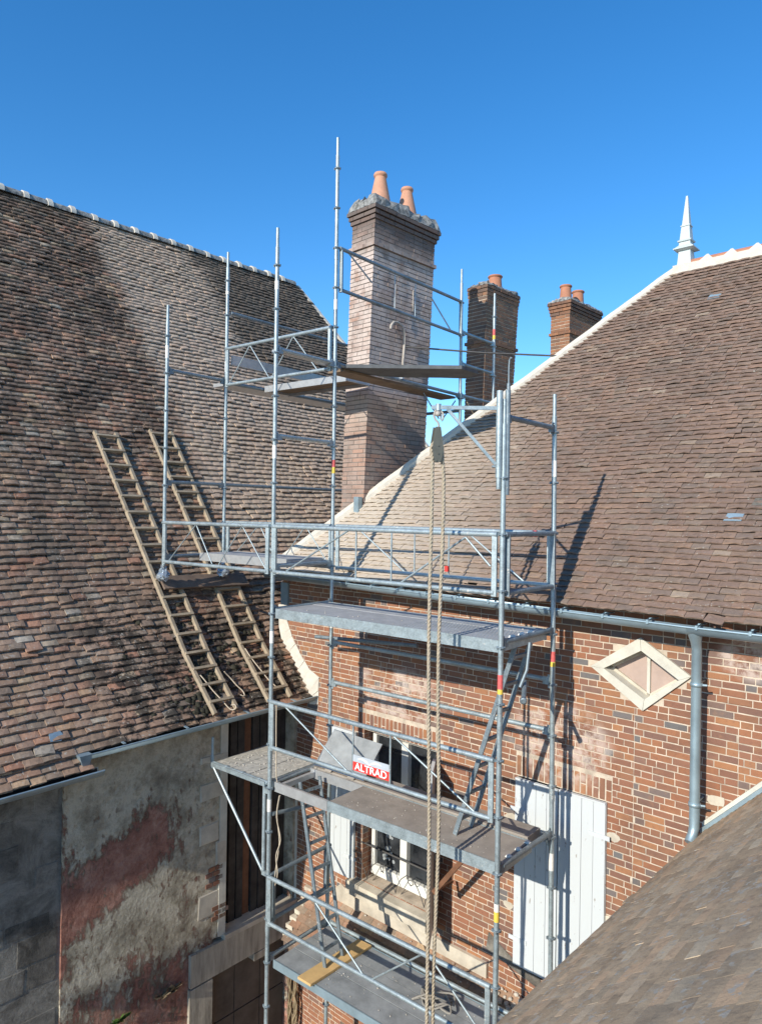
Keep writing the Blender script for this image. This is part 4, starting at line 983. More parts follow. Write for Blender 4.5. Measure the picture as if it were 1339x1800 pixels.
for i in range(140):   # crumbled mortar along the right end
    u_ = -0.9 + 0.6 * rng.random() ** 0.7; v_ = -rng.uniform(0.02, 0.48); z_ = -2.10 + v_ * 1.12 + 0.05; r_ = rng.uniform(0.008, 0.045)
    rb.lathe((u_, v_, z_), [(r_ * 0.6, -r_ * 0.5), (r_, 0), (r_ * 0.5, r_ * 0.5)], 5, (rng.uniform(-.5, .5), rng.uniform(-.5, .5), 1))
rb.build('mortar_rubble', M['rubble'], ca, 'stuff')
rb = MB()
for i in range(7): 
    b_ = MB(); v0 = -0.47 + i * 0.068; b_.box((-3.99 + rng.uniform(-.02, .02), v0, -2.66 + (v0 + 0.5) * 1.12 - 0.01), (-3.86, v0 + 0.11, -2.66 + (v0 + 0.5) * 1.12 + 0.045)); b_.build('verge_tile', M['stone_sill'], cro)

# ================================================================== SCAFFOLD
L1, WY, L2 = 2.98, 0.994, 2.148
sc = thing('scaffolding', 'galvanised steel scaffold with decks and guard rails climbing from the yard to the tall chimney', 'scaffold', (-1.5, 0.5, GZ))
TR = 0.0242
PT = {'G': (-0.005, 0.0, GZ, 4.20), 'H': (0.012, WY, GZ, 4.38), 'C': (-L1, 0, GZ, 6.43), 'D': (-L1, WY, GZ, 7.887), 'A': (-L1 - L2, 0, 2.31, 5.909), 'B': (-L1 - L2, WY, 2.31, 6.912), 'E': (-L1, 3.885, 3.6, 7.03), 'F': (-L1, 4.886, 3.6, 6.894)}
cmb = MB(); cmb.lathe((0, 0, 0), [(TR, -0.008), (0.038, -0.006), (0.040, 0.0), (0.038, 0.006), (TR, 0.008)], 14)
for k in range(4):
    t = math.pi / 2 * k + 0.4; cmb.box((0.034 * math.cos(t) - 0.008, 0.034 * math.sin(t) - 0.008, -0.014), (0.034 * math.cos(t) + 0.008, 0.034 * math.sin(t) + 0.008, 0.010))
col_me = mesh_of(cmb, 'collar', M['steel_dull'])
lean = {'H': -0.010, 'G': 0.0, 'C': -0.004, 'D': -0.006, 'A': 0.004, 'B': 0, 'E': -0.006, 'F': 0}
posts = {}
def PX(k, z): 
    x, y, z0, z1 = PT[k]; return Vector((x + lean[k] * (z - 2.5) * (0.9 if k == 'H' else 0.5), y, z))
for k, (x, y, z0, z1) in PT.items():
    p = MB(); top = z1 - 0.22
    p.tube(PX(k, z0), PX(k, top), TR, 14); p.tube(PX(k, top - 0.02), PX(k, z1), 0.019, 12)
    zz = math.ceil(z0 / 2.0 - 0.001) * 2.0 + 0.35
    while zz < top:      # swaged spigot joints
        p.tube(PX(k, zz), PX(k, zz + 0.22), TR + 0.003, 14, TR + 0.0005); zz += 2.0
    po = p.build('post', M['steel'], sc); posts[k] = po
    i = math.ceil(z0 / 0.5 + 0.1)
    while i * 0.5 < z1 - 0.2:
        place('collar', col_me, po, PX(k, i * 0.5)); i += 1
    if k in 'AB':
        f = MB(); c = PX(k, z0 - 0.02); n = 9
        for j in range(26):
            d = Vector((rng.uniform(-1, 1), rng.uniform(-1, 1), rng.uniform(-1, 1))).normalized()
        f.lathe(c + Vector((0, 0, -0.07)), [(0.05, 0), (0.075, 0.02), (0.08, 0.05), (0.085, 0.08), (0.06, 0.11), (0.05, 0.14), (0.03, 0.17), (0.036, 0.19), (0.027, 0.21)], 13)
        f.v = [tuple(Vector(q) + Vector((rng.uniform(-1, 1), rng.uniform(-1, 1), rng.uniform(-1, 1))) * 0.016) for q in f.v]; f.sm = [False] * len(f.sm)
        f.build('wrapped_foot', M['plastic'], po)
    if z0 < -4:
        f = MB(); f.box((x - 0.075, y - 0.075, GZ), (x + 0.075, y + 0.075, GZ + 0.01)); f.tube((x, y, GZ + 0.01), (x, y, GZ + 0.2), 0.018, 8); f.build('base_plate', M['steel_dull'], po)
def sleeve(k, z0, z1, mname, r_=TR + 0.0012):
    s_ = MB(); s_.tube(PX(k, z0), PX(k, z1), r_, 14); s_.build('sticker', M[mname], posts[k])
for k, z0, z1, mname in (('G', 1.635, 1.76, 'pink'), ('G', 1.59, 1.632, 'yellow'), ('G', -0.33, -0.26, 'sticker'), ('G', -0.42, -0.332, 'yellow'), ('H', 1.73, 1.83, 'pink'), ('H', 1.68, 1.727, 'yellow'), ('H', 3.56, 3.72, 'sticker'), ('H', -0.33, -0.16, 'sticker'),
                          ('C', 3.78, 3.93, 'sticker'), ('C', 1.66, 1.80, 'sticker'), ('C', -0.27, -0.13, 'sticker'), ('C', 5.72, 5.82, 'sticker'), ('D', 3.74, 3.83, 'pink'), ('D', 3.66, 3.737, 'yellow'), ('D', 5.72, 5.85, 'sticker'), ('D', 1.72, 1.86, 'sticker'), ('A', 5.20, 5.37, 'sticker'), ('B', 5.17, 5.33, 'sticker'), ('F', 6.19, 6.29, 'pink'), ('F', 6.12, 6.187, 'yellow'), ('B', 6.3, 6.4, 'sticker')):
    sleeve(k, z0, z1, mname)
def ledger(a, b_, z, name='ledger', m_='steel', r_=TR, dz=0.045, z2=None, ext=0.0):
    p, q = PX(a, z + dz), PX(b_, (z if z2 is None else z2) + dz); d = (q - p).normalized()
    t = MB(); t.tube(p + d * 0.075, q - d * 0.075, r_, 12)
    for e, s_ in ((p, 1), (q, -1)):       # forged end couplings
        t.bar(e + d * s_ * 0.03 + Vector((0, 0, -0.012)), e + d * s_ * 0.10 + Vector((0, 0, -0.012)), 0.034, 0.075); t.bar(e + d * s_ * 0.042 + Vector((0, 0, 0.05)), e + d * s_ * 0.036 + Vector((0, 0, -0.085)), 0.008, 0.026, d)
    t.build(name, M[m_], sc)
for a, b_, z in (('G', 'H', 0.0), ('G', 'H', 2.0), ('G', 'H', 4.0), ('G', 'H', -2.0), ('D', 'H', 1.0), ('D', 'H', 1.5), ('C', 'D', 0.0), ('C', 'D', 2.0), ('C', 'D', 2.5), ('C', 'D', 4.0), ('C', 'D', 5.0), ('C', 'D', -2.0), ('A', 'B', 5.0), ('A', 'B', 3.5), ('A', 'B', 2.5), ('D', 'E', 5.0), ('E', 'F', 6.0), ('E', 'F', 5.5), ('E', 'F', 5.0), ('D', 'H', -0.06), ('D', 'H', -2.0), ('D', 'B', 2.5), ('G', 'C', -4.0), ('H', 'D', -4.0)):
    ledger(a, b_, z, m_='steel_dull' if (a, b_) in (('G', 'H'), ('A', 'B'), ('D', 'E')) else 'steel')
def tubep(name, p, q, r_=TR, m_='steel_dull'):
    t = MB(); t.tube(p, q, r_, 12); return t.build(name, M[m_], sc)
tubep('tie_tube', (-3.447, 1.2, 1.525), (-1.79, 1.2, 1.62)); tubep('putlog', (-3.05, 0.12, -0.36), (-2.965, 0.85, -0.43))
tubep('tie_tube', PX('B', 3.545), (-5.05, 4.2, 3.545)); tubep('ledger', PX('E', 4.80), (-5.1, 3.885, 4.80)); tubep('ledger', (-5.11, 1.05, 6.04), (-5.05, 3.85, 6.04)); tubep('ledger', (-5.11, 1.05, 5.02), (-5.05, 3.85, 5.02))
tubep('post', (-5.06, 3.88, 3.0), (-5.06, 3.88, 6.3))
tubep('brace', (-3.02, 2.95, 4.95), (-3.02, 3.35, 4.62), 0.009); tubep('brace', (-3.02, 3.8, 4.95), (-3.02, 3.45, 4.62), 0.009)
tubep('brace', (-2.95, 4.03, 4.95), (-2.93, 4.6, 4.45), 0.011, 'wood_ladder')
# guard rail frames
def guard(a, b_, z0, kind, off=(0, 0), m_='steel', dz=0.0, bars=()):
    zt, zb = z0 + 0.5 + dz, z0 + dz - 0.02
    P = lambda t, z: PX(a, z).lerp(PX(b_, z), t) + Vector((off[0], off[1], 0))
    Lg = (PX(b_, 0) - PX(a, 0)).length; e = 0.06 / Lg
    g_ = MB(); g_.tube(P(0.012, zt), P(1 - 0.012, zt), TR, 12)
    g_.tube(P(e, zb), P(1 - e, zb), TR * 0.95, 12)
    for t in (e, 1 - e): g_.bar(P(t, zb - 0.03), P(t, zt), 0.030, 0.045, (1, 0.2, 0))
    go = g_.build('guard_rail', M[m_], sc)
    for (t0, y0, t1, y1, r_) in bars:
        b2 = MB(); b2.tube(P(t0, zb + (zt - zb) * y0), P(t1, zb + (zt - zb) * y1), r_, 8); b2.build('brace', M['steel'], go)
Wl = ((0.08, 0.05, 0.34, 0.97, 0.007), (0.345, 0.97, 0.50, 0.05, 0.007), (0.56, 0.05, 0.76, 0.97, 0.007), (0.765, 0.97, 0.965, 0.02, 0.007))
guard('A', 'C', 2.5, 'lattice', (0, -0.03), bars=Wl)
guard('B', 'D', 2.5, 'lattice', (0, 0.03), bars=Wl)
guard('B', 'D', 5.0, 'lattice', (0, -0.03), bars=((0.05, 0.02, 0.255, 0.97, 0.008), (0.255, 0.97, 0.445, 0.02, 0.008), (0.47, 0.02, 0.66, 0.97, 0.008), (0.66, 0.97, 0.87, 0.02, 0.008)))
fx = lambda x: (x + L1) / L1
guard('C', 'G', 2.5, 'mds', (0, -0.03), bars=((fx(-2.72), 0.05, fx(-1.80), 0.97, 0.010), (fx(-1.11), 0.02, fx(-0.366), 0.93, 0.010), (fx(-0.366), 0.93, fx(-0.10), 0.45, 0.010), (fx(-1.69), 0, fx(-1.69), 1, 0.009), (fx(-1.225), 0, fx(-1.225), 1, 0.009)))
guard('D', 'H', 2.5, 'mds', (0, 0.03), bars=((fx(-2.577), 0.95, fx(-1.86), 0.02, 0.010), (fx(-1.016), 0.95, fx(-0.317), 0.0, 0.010), (fx(-1.725), 0, fx(-1.725), 1, 0.009), (fx(-1.257), 0, fx(-1.257), 1, 0.009)))
guard('C', 'G', 0.5, 'mds', (0, -0.03), bars=((fx(-2.721), 0.98, fx(-1.776), 0.03, 0.010), (fx(-1.185), 0.98, fx(-0.228), 0.03, 0.010), (fx(-1.69), 0, fx(-1.69), 1, 0.010), (fx(-1.20), 0, fx(-1.20), 1, 0.010)))
guard('C', 'G', -1.5, 'mds', (0, -0.03), bars=((fx(-2.212), 0.98, fx(-1.499), 0.0, 0.010), (fx(-1.387), 0.03, fx(-0.778), 0.98, 0.010), (fx(-0.652), 0.95, fx(-0.10), 0.1, 0.010)))
guard('G', 'H', 2.5, 'end', (0.02, 0), 'steel_dull'); guard('C', 'D', -1.5, 'end', (0.02, 0), 'steel_dull')
guard('D', 'E', 6.0, 'mds', (0.03, 0), 'steel_dull', bars=((0.07, 0.97, 0.23, 0.48, 0.010), (0.70, 0.75, 0.885, 0.02, 0.010), (0.40, 0, 0.40, 0.95, 0.006), (0.565, 0, 0.565, 0.95, 0.006)))
# red latch tags on the guard rails
for p in ((-1.25, WY + 0.01, 2.57), (-0.02 + 0.02, 0.62, 3.0)):
    t = MB(); t.box((p[0] - 0.02, p[1] - 0.03, p[2] - 0.03), (p[0] + 0.02, p[1] + 0.0, p[2] + 0.03)); t.build('latch_tag', M['sign_red'], sc)
# decks --------------------------------------------------------
def deck(x0, x1, y0, y1, z, n, mtop, medge, along='x', gap=0.010, h=0.07, label=None):
    d = MB(); d.box((x0, y0, z - h), (x1, y0 + 0.012, z + 0.004)); d.box((x0, y1 - 0.012, z - h), (x1, y1, z + 0.004)); d.box((x0, y0 + 0.0121, z - h + 0.01), (x0 + 0.03, y1 - 0.0121, z - 0.012)); d.box((x1 - 0.03, y0 + 0.0121, z - h + 0.01), (x1, y1 - 0.0121, z - 0.012))
    do = d.build('deck', M[medge], sc, None, label)
    w = (y1 - y0 - 0.03) / n if along == 'x' else (x1 - x0 - 0.02) / n
    for i in range(n):
        p = MB()
        if along == 'x': p.box((x0 + 0.012, y0 + 0.015 + i * w + gap / 2, z - 0.045), (x1 - 0.012, y0 + 0.015 + (i + 1) * w - gap / 2, z + rng.uniform(-0.002, 0.002)))
        else: p.box((x0 + 0.01 + i * w + gap / 2, y0 + 0.014, z - 0.045), (x0 + 0.01 + (i + 1) * w - gap / 2, y1 - 0.014, z + rng.uniform(-0.002, 0.002)))
        p.build('deck_plank', M[mtop], do)
    return do
d2 = deck(-2.93, -0.005, 0.005, 0.90, 2.055, 3, 'deck_grey', 'steel', h=0.105, label='grey steel deck just below the eaves')
# perforation ribs of the steel planks
rb_ = MB()
for i in range(58):
    for j in range(9):
        rb_.lathe((-1.18 + i * 0.019, 0.06 + j * 0.095 + (i % 2) * 0.045, 2.0555), [(0.006, 0), (0.004, 0.004)], 6)
rb_.build('tread_studs', M['steel_dull'], d2, 'stuff')
d3 = deck(-2.12, -0.01, 0.06, 0.66, 0.055, 1, 'deck_ply', 'steel', h=0.11, label='dusty plywood deck with an open hatch at its left end')
d = MB(); d.bar((-2.95, 0.066, 0.004), (-2.12, 0.066, 0.004), 0.03, 0.11); d.bar((-2.95, 0.65, 0.004), (-2.12, 0.65, 0.004), 0.03, 0.11); d.bar((-2.90, 0.0815, 0.0), (-2.90, 0.634, 0.0), 0.05, 0.06); d.build('hatch_frame', M['alu'], d3)
p = MB(); p.box((-2.93, 0.675, 0.0), (-0.06, 0.94, 0.075)); p.build('rear_plank', M['deck_ply'], d3)
# raised hatch lid
A0, B0, C0, D0 = Vector((-2.90, 0.66, 0.10)), Vector((-2.12, 0.66, 0.10)), Vector((-2.085, 0.955, 0.455)), Vector((-2.85, 0.955, 0.475))
nrm = (B0 - A0).cross(D0 - A0).normalized()
l = MB(); l.slab([A0 + (D0 - A0) * 0.08, B0 + (C0 - B0) * 0.08, C0, D0], nrm, 0.014); lo = l.build('hatch_lid', M['deck_blue'], d3)
l = MB(); l.slab([A0 + nrm * -0.004, B0 + nrm * -0.004, B0 + (C0 - B0) * 0.075 + nrm * -0.004, A0 + (D0 - A0) * 0.075 + nrm * -0.004], nrm, 0.02); l.build('hinge_strip', M['alu'], lo)
for t in (0.22, 0.68):
    l = MB(); a = A0.lerp(B0, t); b_ = A0.lerp(B0, t + 0.13); l.slab([a - nrm * 0.014 - (D0 - A0) * 0.05, b_ - nrm * 0.014 - (C0 - B0) * 0.05, b_ - nrm * 0.014 + (C0 - B0) * 0.10, a - nrm * 0.014 + (D0 - A0) * 0.10], nrm, 0.012); l.build('hinge_plate', M['deck_ply'], lo)
d4 = deck(-2.88, -0.01, 0.012, 0.93, -1.945, 3, 'deck_blue', 'zinc', h=0.09, label='lowest grey-blue steel deck carrying the pine board')
# console bracket platform left of the second deck
cb = deck(-4.0, -3.02, -0.04, 0.85, 0.06, 3, 'deck_dust', 'steel', 'y', 0.014, 0.05, 'mortar-splashed planks on the console bracket over the yard')
t = MB(); t.tube((-4.02, -0.0, 0.045), (-3.0, 0.0, 0.045), TR, 12); t.tube((-4.02, 0, -0.02), (-4.02, 0, 0.13), TR, 12); t.tube((-4.02, 0, 0.13), (-4.02, 0, 0.36), 0.017, 10); t.tube((-3.06, 0, 0.03), (-3.06, 0, -1.02), TR * 0.9, 12); t.tube((-4.0, 0.0, 0.0), (-3.07, 0, -0.99), 0.018, 10)
for xx_ in (-3.75, -3.45, -3.15): t.tube((xx_, 0, 0.045), (xx_ + 0.03, 0, 0.045), TR + 0.008, 12)
t.bar((-3.06, 0, -1.0), (-2.96, 0, -1.0), 0.03, 0.05); t.bar((-3.06, 0, -0.05), (-2.96, 0, -0.05), 0.03, 0.05)
t.build('console_bracket', M['steel'], sc)
tubep('ledger', (-4.02, 0.0, 0.02), (-4.02, 0.85, 0.02))
# deck over the old roof at eaves level
d5 = deck(-4.75, -3.05, 0.30, 0.92, 2.60, 2, 'deck_grey', 'alu', h=0.10, label='pale deck beside the roof ladders')
# upper platform round the tall chimney
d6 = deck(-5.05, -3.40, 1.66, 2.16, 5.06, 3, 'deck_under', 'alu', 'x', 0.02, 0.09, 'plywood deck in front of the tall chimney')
def quad_deck(pts, z, h, mname, name, label=None):
    q = MB(); q.slab([(a, b_, z) for a, b_ in pts], (0, 0, 1), h); o_ = q.build(name, M[mname], sc, None, label); return o_
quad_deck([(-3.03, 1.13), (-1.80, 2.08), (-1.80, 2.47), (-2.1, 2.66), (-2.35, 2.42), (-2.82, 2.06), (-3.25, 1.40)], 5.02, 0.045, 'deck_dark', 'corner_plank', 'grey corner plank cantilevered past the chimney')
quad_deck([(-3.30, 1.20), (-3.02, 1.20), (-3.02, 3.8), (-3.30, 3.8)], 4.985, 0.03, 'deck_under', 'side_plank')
q = MB(); q.box((-5.16, 1.1, 5.30), (-5.12, 3.9, 5.44)); q.build('toe_board', M['alu'], sc)
q = MB(); q.box((-5.5, 1.05, 5.0), (-5.12, 3.9, 5.05)); q.build('side_plank', M['alu'], sc)
q = MB(); q.box((-3.12, 0.06, 5.03), (-3.02, 0.95, 5.06)); q.build('toe_board', M['alu'], sc)
for yy in (1.75, 2.05, 2.35):   # plank hooks over the ledger
    h_ = MB(); h_.bar((-3.05, yy, 5.075), (-2.94, yy, 5.075), 0.04, 0.03); h_.build('plank_hook', M['alu'], sc)
for (xx_, yy) in ((-0.02, 0.22), (-0.02, 0.40), (-0.02, 0.58)):
    for zz in (0.075, 2.078):
        h_ = MB(); h_.tube((xx_ + 0.0, yy, zz - 0.03), (xx_, yy + 0.03, zz - 0.03), TR + 0.012, 12); h_.build('plank_hook', M['sticker'], sc)
# coupling tube under the top deck
t = MB(); t.path([(0.06, 0.42, 2.0), (0.055, 0.38, 1.75), (0.03, 0.30, 1.60)], 0.016, 8); t.tube((0.0, 0.45, 1.62), (0.16, 0.12, 1.53), 0.022, 12, None, False); t.lathe((0.16, 0.12, 1.53), [(0.018, 0), (0.030, 0), (0.030, -0.03), (0.018, -0.03)], 12, (0.43, -0.87, -0.24)); t.build('coupler_tube', M['steel_dull'], sc)
# hoist bracket at the corner post
rt = Vector((c_r.x, c_r.y, 0)).normalized(); Gp = Vector((-0.035, -0.035, 0))
hb_ = MB(); hb_.tube(Gp + Vector((0, 0, 3.50)), Gp + Vector((0, 0, 4.27)), 0.030, 14); hb_.tube(Gp + Vector((0, 0, 3.40)), Gp + Vector((0, 0, 3.50)), 0.022, 12)
for zz in (4.17, 3.58): hb_.lathe(Gp + Vector((0, 0, zz)), [(0.030, -0.006), (0.033, 0), (0.030, 0.006)], 14)
tip = Gp - rt * 0.60 + Vector((0, 0, 4.115))
hb_.bar(Gp - rt * 0.02 + Vector((0, 0, 4.115)), tip, 0.028, 0.032); hb_.bar(Gp - rt * 0.46 + Vector((0, 0, 4.10)), Gp - rt * 0.03 + Vector((0, 0, 3.62)), 0.024, 0.026)
hb_.tube(Gp - rt * 0.06 + Vector((0, 0, 3.6)), Gp + Vector((0, 0, 3.6)), 0.012, 8)
hb_.tube(tip + rt * 0.06 + Vector((0, 0, 0.03)), tip + rt * 0.06 + Vector((0, 0, -0.03)), 0.024, 10)
hbo = hb_.build('hoist_bracket', M['steel'], sc)
t = MB(); t.tube((0.01, 0.03, 3.35), (0.01, 0.03, 4.28), TR + 0.001, 12); t.tube((0.012, 0.035, 4.2), (0.012, 0.035, 4.34), 0.017, 10); t.path([(0.012, 0.035, 4.34), (0.012, 0.035, 4.48), (0.016, 0.035, 4.545), (0.028, 0.036, 4.57), (0.04, 0.037, 4.56)], 0.008, 6); t.build('bracket_sleeve', M['steel_dull'], hbo)

# ================================================================== THINGS ON AND AROUND THE SCAFFOLD
# pulley block
hook = tip + rt * 0.055
pu = thing('pulley_block', 'olive-grey pulley block hanging by its hook from the hoist bracket', 'pulley', tuple(hook + Vector((0, 0, -0.55))))
hk = MB(); hk.path([hook + rt * a + Vector((0, 0, z_)) for a, z_ in ((0.0, 0.0), (-0.025, -0.035), (-0.035, -0.075), (-0.02, -0.11), (0.005, -0.135), (0.012, -0.165), (0.0, -0.185))], 0.009, 8); hk.path([hook + rt * a + Vector((0, 0, z_)) for a, z_ in ((0.02, -0.02), (0.045, -0.05), (0.05, -0.09), (0.04, -0.12), (0.025, -0.10), (0.03, -0.06))], 0.008, 7)
hk.lathe(hook + Vector((0, 0, -0.06)), [(0.012, -0.02), (0.028, -0.012), (0.028, 0.012), (0.012, 0.03)], 10); hk.build('hook', M['iron_pale'], pu)
fwd = Vector((c_f.x, c_f.y, 0)).normalized(); side = (rt * 0.94 + fwd * 0.34).normalized(); nor = side.cross(Vector((0, 0, 1))).normalized()
pc = hook + Vector((0, 0, -0.36)) - rt * 0.005
outl = [(-0.024, 0.185), (0.024, 0.185), (0.050, 0.02), (0.050, -0.04), (0.030, -0.125), (-0.030, -0.125), (-0.050, -0.04), (-0.050, 0.02)]
for s_ in (-1, 1):
    ck = MB(); ck.slab([pc + nor * (0.026 * s_) + side * a + Vector((0, 0, b_)) for a, b_ in outl], nor * s_, 0.006); 
    for a, b_ in ((0, 0.02), (0, -0.05), (-0.018, -0.11), (0.018, -0.11)): ck.lathe(pc + nor * (0.032 * s_) + side * a + Vector((0, 0, b_)), [(0.008, 0), (0.008, 0.006)], 8, nor * s_)
    ck.build('cheek_plate', M['grey_pulley'], pu)
wh = MB(); wh.lathe(pc + Vector((0, 0, -0.01)) - nor * 0.016, [(0.055, 0), (0.046, 0.016), (0.055, 0.032)], 20, nor); wh.build('wheel', M['iron'], pu)
# rope: three twisted strands in two falls
ro = MB()
def rope(pts, r_=0.0158, pitch=0.11):
    P = [Vector(p) for p in pts]; total = sum((b_ - a).length for a, b_ in zip(P, P[1:])); n = int(total / 0.016)
    cum = [0]
    for a, b_ in zip(P, P[1:]): cum.append(cum[-1] + (b_ - a).length)
    def at(s):
        for i in range(len(P) - 1):
            if s <= cum[i + 1] or i == len(P) - 2: return P[i].lerp(P[i + 1], (s - cum[i]) / (cum[i + 1] - cum[i]))
    for k in range(3):
        pts_ = []
        for i in range(n + 1):
            s = total * i / n; c = at(s); d = (at(min(s + 0.01, total)) - at(max(s - 0.01, 0))).normalized(); a = d.orthogonal().normalized() if abs(d.z) < 0.7 else (Vector((1, 0, 0)) - d * d.x).normalized(); b_ = d.cross(a)
            ph = 2 * math.pi * (s / pitch + k / 3); pts_.append(c + (a * math.cos(ph) + b_ * math.sin(ph)) * r_ * 0.55)
        ro.path(pts_, r_ * 0.62, 5)
top = pc + Vector((0, 0, 0.035))
loop = [pc + side * (0.052 * math.cos(t)) + Vector((0, 0, 0.0 + 0.052 * math.sin(t))) for t in [math.pi * i / 10 for i in range(11)]]
r_pts = [(pc + side * 0.052 + rt * 0.010) + Vector((0.010 * math.sin(z_ * 2.3), 0.01 * math.cos(z_ * 1.9), -z_)) for z_ in [6.9 - 0.3 * i for i in range(23)]]
l_pts = [(pc - side * 0.052) + rt * (min(z_ / 7.0, 1) * 0.06) + Vector((0.008 * math.sin(z_ * 1.7 + 1), 0.008 * math.cos(z_ * 2.1), -z_)) for z_ in [0.1 + 0.3 * i for i in range(24)]]
rope(r_pts + loop + l_pts)
one(ro, 'hoist_rope', M['rope'], 'thick hemp rope hanging in two falls from the pulley down past the decks', 'rope')
# sign
sg = thing('sign', 'red and grey ALTRAD sign with a white gull, fixed to the guard rail', 'sign', (-1.445, -0.05, 0.53))
X0, X1 = -1.69, -1.20; YS = -0.036
s_ = MB(); s_.box((X0, YS, 0.525), (X1, YS + 0.006, 0.615)); s_.build('red_panel', M['sign_red'], sg)
s_ = MB(); s_.box((X0, YS, 0.6155), (X1, YS + 0.006, 0.685)); s_.build('grey_panel', M['sign_grey'], sg)
tc = bpy.data.curves.new('lettering', 'FONT'); tc.body = 'ALTRAD'; tc.size = 0.112; tc.align_x = 'CENTER'; tc.align_y = 'CENTER'; tc.extrude = 0.001; tc.offset = 0.0012
tmp = bpy.data.objects.new('lettering', tc); COL.objects.link(tmp); bpy.context.view_layer.update()
tme = bpy.data.meshes.new_from_object(tmp.evaluated_get(bpy.context.evaluated_depsgraph_get())); bpy.data.objects.remove(tmp)
tme.materials.clear(); tme.materials.append(M['sign_white'])
to = link('lettering', tme, sg); to.location = Vector(OFF[sg.name]) + Vector(((X0 + X1) / 2, YS - 0.0015, 0.569)); to.rotation_euler = (R(90), 0, 0); to.scale = (1.0, 0.92, 1)
gl_ = MB()
for sgn in (-1, 1):
    top_ = [(0, 0.628), (sgn * 0.03, 0.652), (sgn * 0.075, 0.668), (sgn * 0.12, 0.664), (sgn * 0.165, 0.650)]; bot_ = [(0, 0.619), (sgn * 0.035, 0.636), (sgn * 0.08, 0.652), (sgn * 0.12, 0.655), (sgn * 0.165, 0.650)]
    for i in range(4):
        q = [top_[i], top_[i + 1], bot_[i + 1], bot_[i]]; gl_.slab([((X0 + X1) / 2 + a - 0.02, YS - 0.0022, z_) for a, z_ in q], (0, 1, 0), 0.0018)
gl_.build('gull_emblem', M['sign_white'], sg)
# alloy access ladders
def ladder(name, label, bl, br, tl_, tr_, nr, rail, mname, group=None, thick=0.06, depth=0.022):
    base = (Vector(bl) + Vector(br)) / 2
    L = thing(name, label, 'ladder', tuple(base), group); bl, br, tl_, tr_ = map(Vector, (bl, br, tl_, tr_))
    side_ = (br - bl).normalized(); up_ = (tl_ - bl).normalized(); nn = side_.cross(up_).normalized()
    for a, b_ in ((bl, tl_), (br, tr_)):
        r_ = MB(); r_.bar(a, b_, depth, thick, nn); r_.build('rail', M[mname], L)
    for i in range(nr):
        t = (i + 0.6) / nr; r_ = MB(); a, b_ = bl.lerp(tl_, t), br.lerp(tr_, t)
        r_.bar(a + side_ * depth * 0.51, b_ - side_ * depth * 0.51, rail * 1.2, rail * 0.8, nn); r_.build('rung', M[mname], L)
    return L
ladder('access_ladder', 'aluminium ladder standing on the plywood deck and leaning up to the deck below the eaves', (-0.64, 0.29, 0.06), (-0.62, 0.55, 0.06), (-0.02, 0.29, 1.97), (0.0, 0.55, 1.97), 7, 0.028, 'steel_dull', 'aluminium ladders between the decks', 0.045, 0.018)
ladder('access_ladder', 'aluminium ladder from the pine board up through the open hatch', (-2.30, 0.253, -1.905), (-2.30, 0.536, -1.905), (-2.74, 0.253, 0.05), (-2.70, 0.536, 0.05), 7, 0.028, 'steel_dull', 'aluminium ladders between the decks', 0.045, 0.018)
# wooden roof ladders
def roof_pt(u, v, off=0.0):
    for (u0, z0), (u1, z1) in zip(PROF, PROF[1:]):
        if u <= u0 + 0.08 and u >= u1: 
            z_ = z0 + (z1 - z0) * (u - u0) / (u1 - u0); l = math.hypot(u1 - u0, z1 - z0); return hw(u + (z1 - z0) / l * off, v, z_ + (u0 - u1) / l * off)
def roof_ladder(label, v0, v1, u_top, skew):
    L = thing('roof_ladder', label, 'ladder', tuple(hw(-4.0, (v0 + v1) / 2, 0.6)), 'wooden roof ladders on the old tiles')
    us_ = [-3.99, -4.3, -4.6, -5.2, -6.0, u_top]
    for v_ in (v0, v1):
        r_ = MB()
        for a, b_ in zip(us_, us_[1:]):
            p, q = roof_pt(a, v_ + skew * (a + 4), 0.075), roof_pt(b_, v_ + skew * (b_ + 4), 0.075)
            r_.bar(p, q + (q - p).normalized() * 0.004, 0.042, 0.055, (0.8, 0, 0.6))
        r_.build('rail', M['wood_ladder'], L)
    n = 17; 
    for i in range(n):
        u_ = -4.1 + (u_top + 4.15) * i / (n - 1)
        p, q = roof_pt(u_, v0 + 0.0 + skew * (u_ + 4), 0.095), roof_pt(u_, v1 + skew * (u_ + 4), 0.095)
        d = (q - p).normalized(); r_ = MB(); r_.bar(p - d * 0.012, q + d * 0.012, 0.05, 0.032, (-0.6, 0, 0.8)); r_.build('rung', M['wood_ladder'], L)
    return L
roof_ladder('weathered wooden ladder lying on the old tiles, nearer the outlet', -1.655, -1.325, -6.86, 0.078)
roof_ladder('weathered wooden ladder lying on the old tiles, nearer the brick house', -0.80, -0.43, -6.95, 0.042)
tb = MB(); pts = [roof_pt(-5.30, -1.72, 0.115), roof_pt(-5.28, -0.34, 0.115), roof_pt(-5.155, -0.33, 0.13), roof_pt(-5.175, -1.71, 0.13)]
nn = (pts[1] - pts[0]).cross(pts[3] - pts[0]).normalized()
if nn.z < 0: nn = -nn
tb.slab(pts, nn, 0.035); one(tb, 'spreader_board', M['wood_board'], 'brown board lying across both roof ladders under the wrapped scaffold feet', 'board')
pb = MB(); q = [(-2.425, -0.045), (-2.225, -0.045), (-2.172, 0.91), (-2.370, 0.905)]; pb.slab([(a, b_, -1.939) for a, b_ in q], (0, 0, 1), 0.028); one(pb, 'pine_board', M['wood_new'], 'yellow pine board lying across the lowest deck under the ladder feet', 'board')
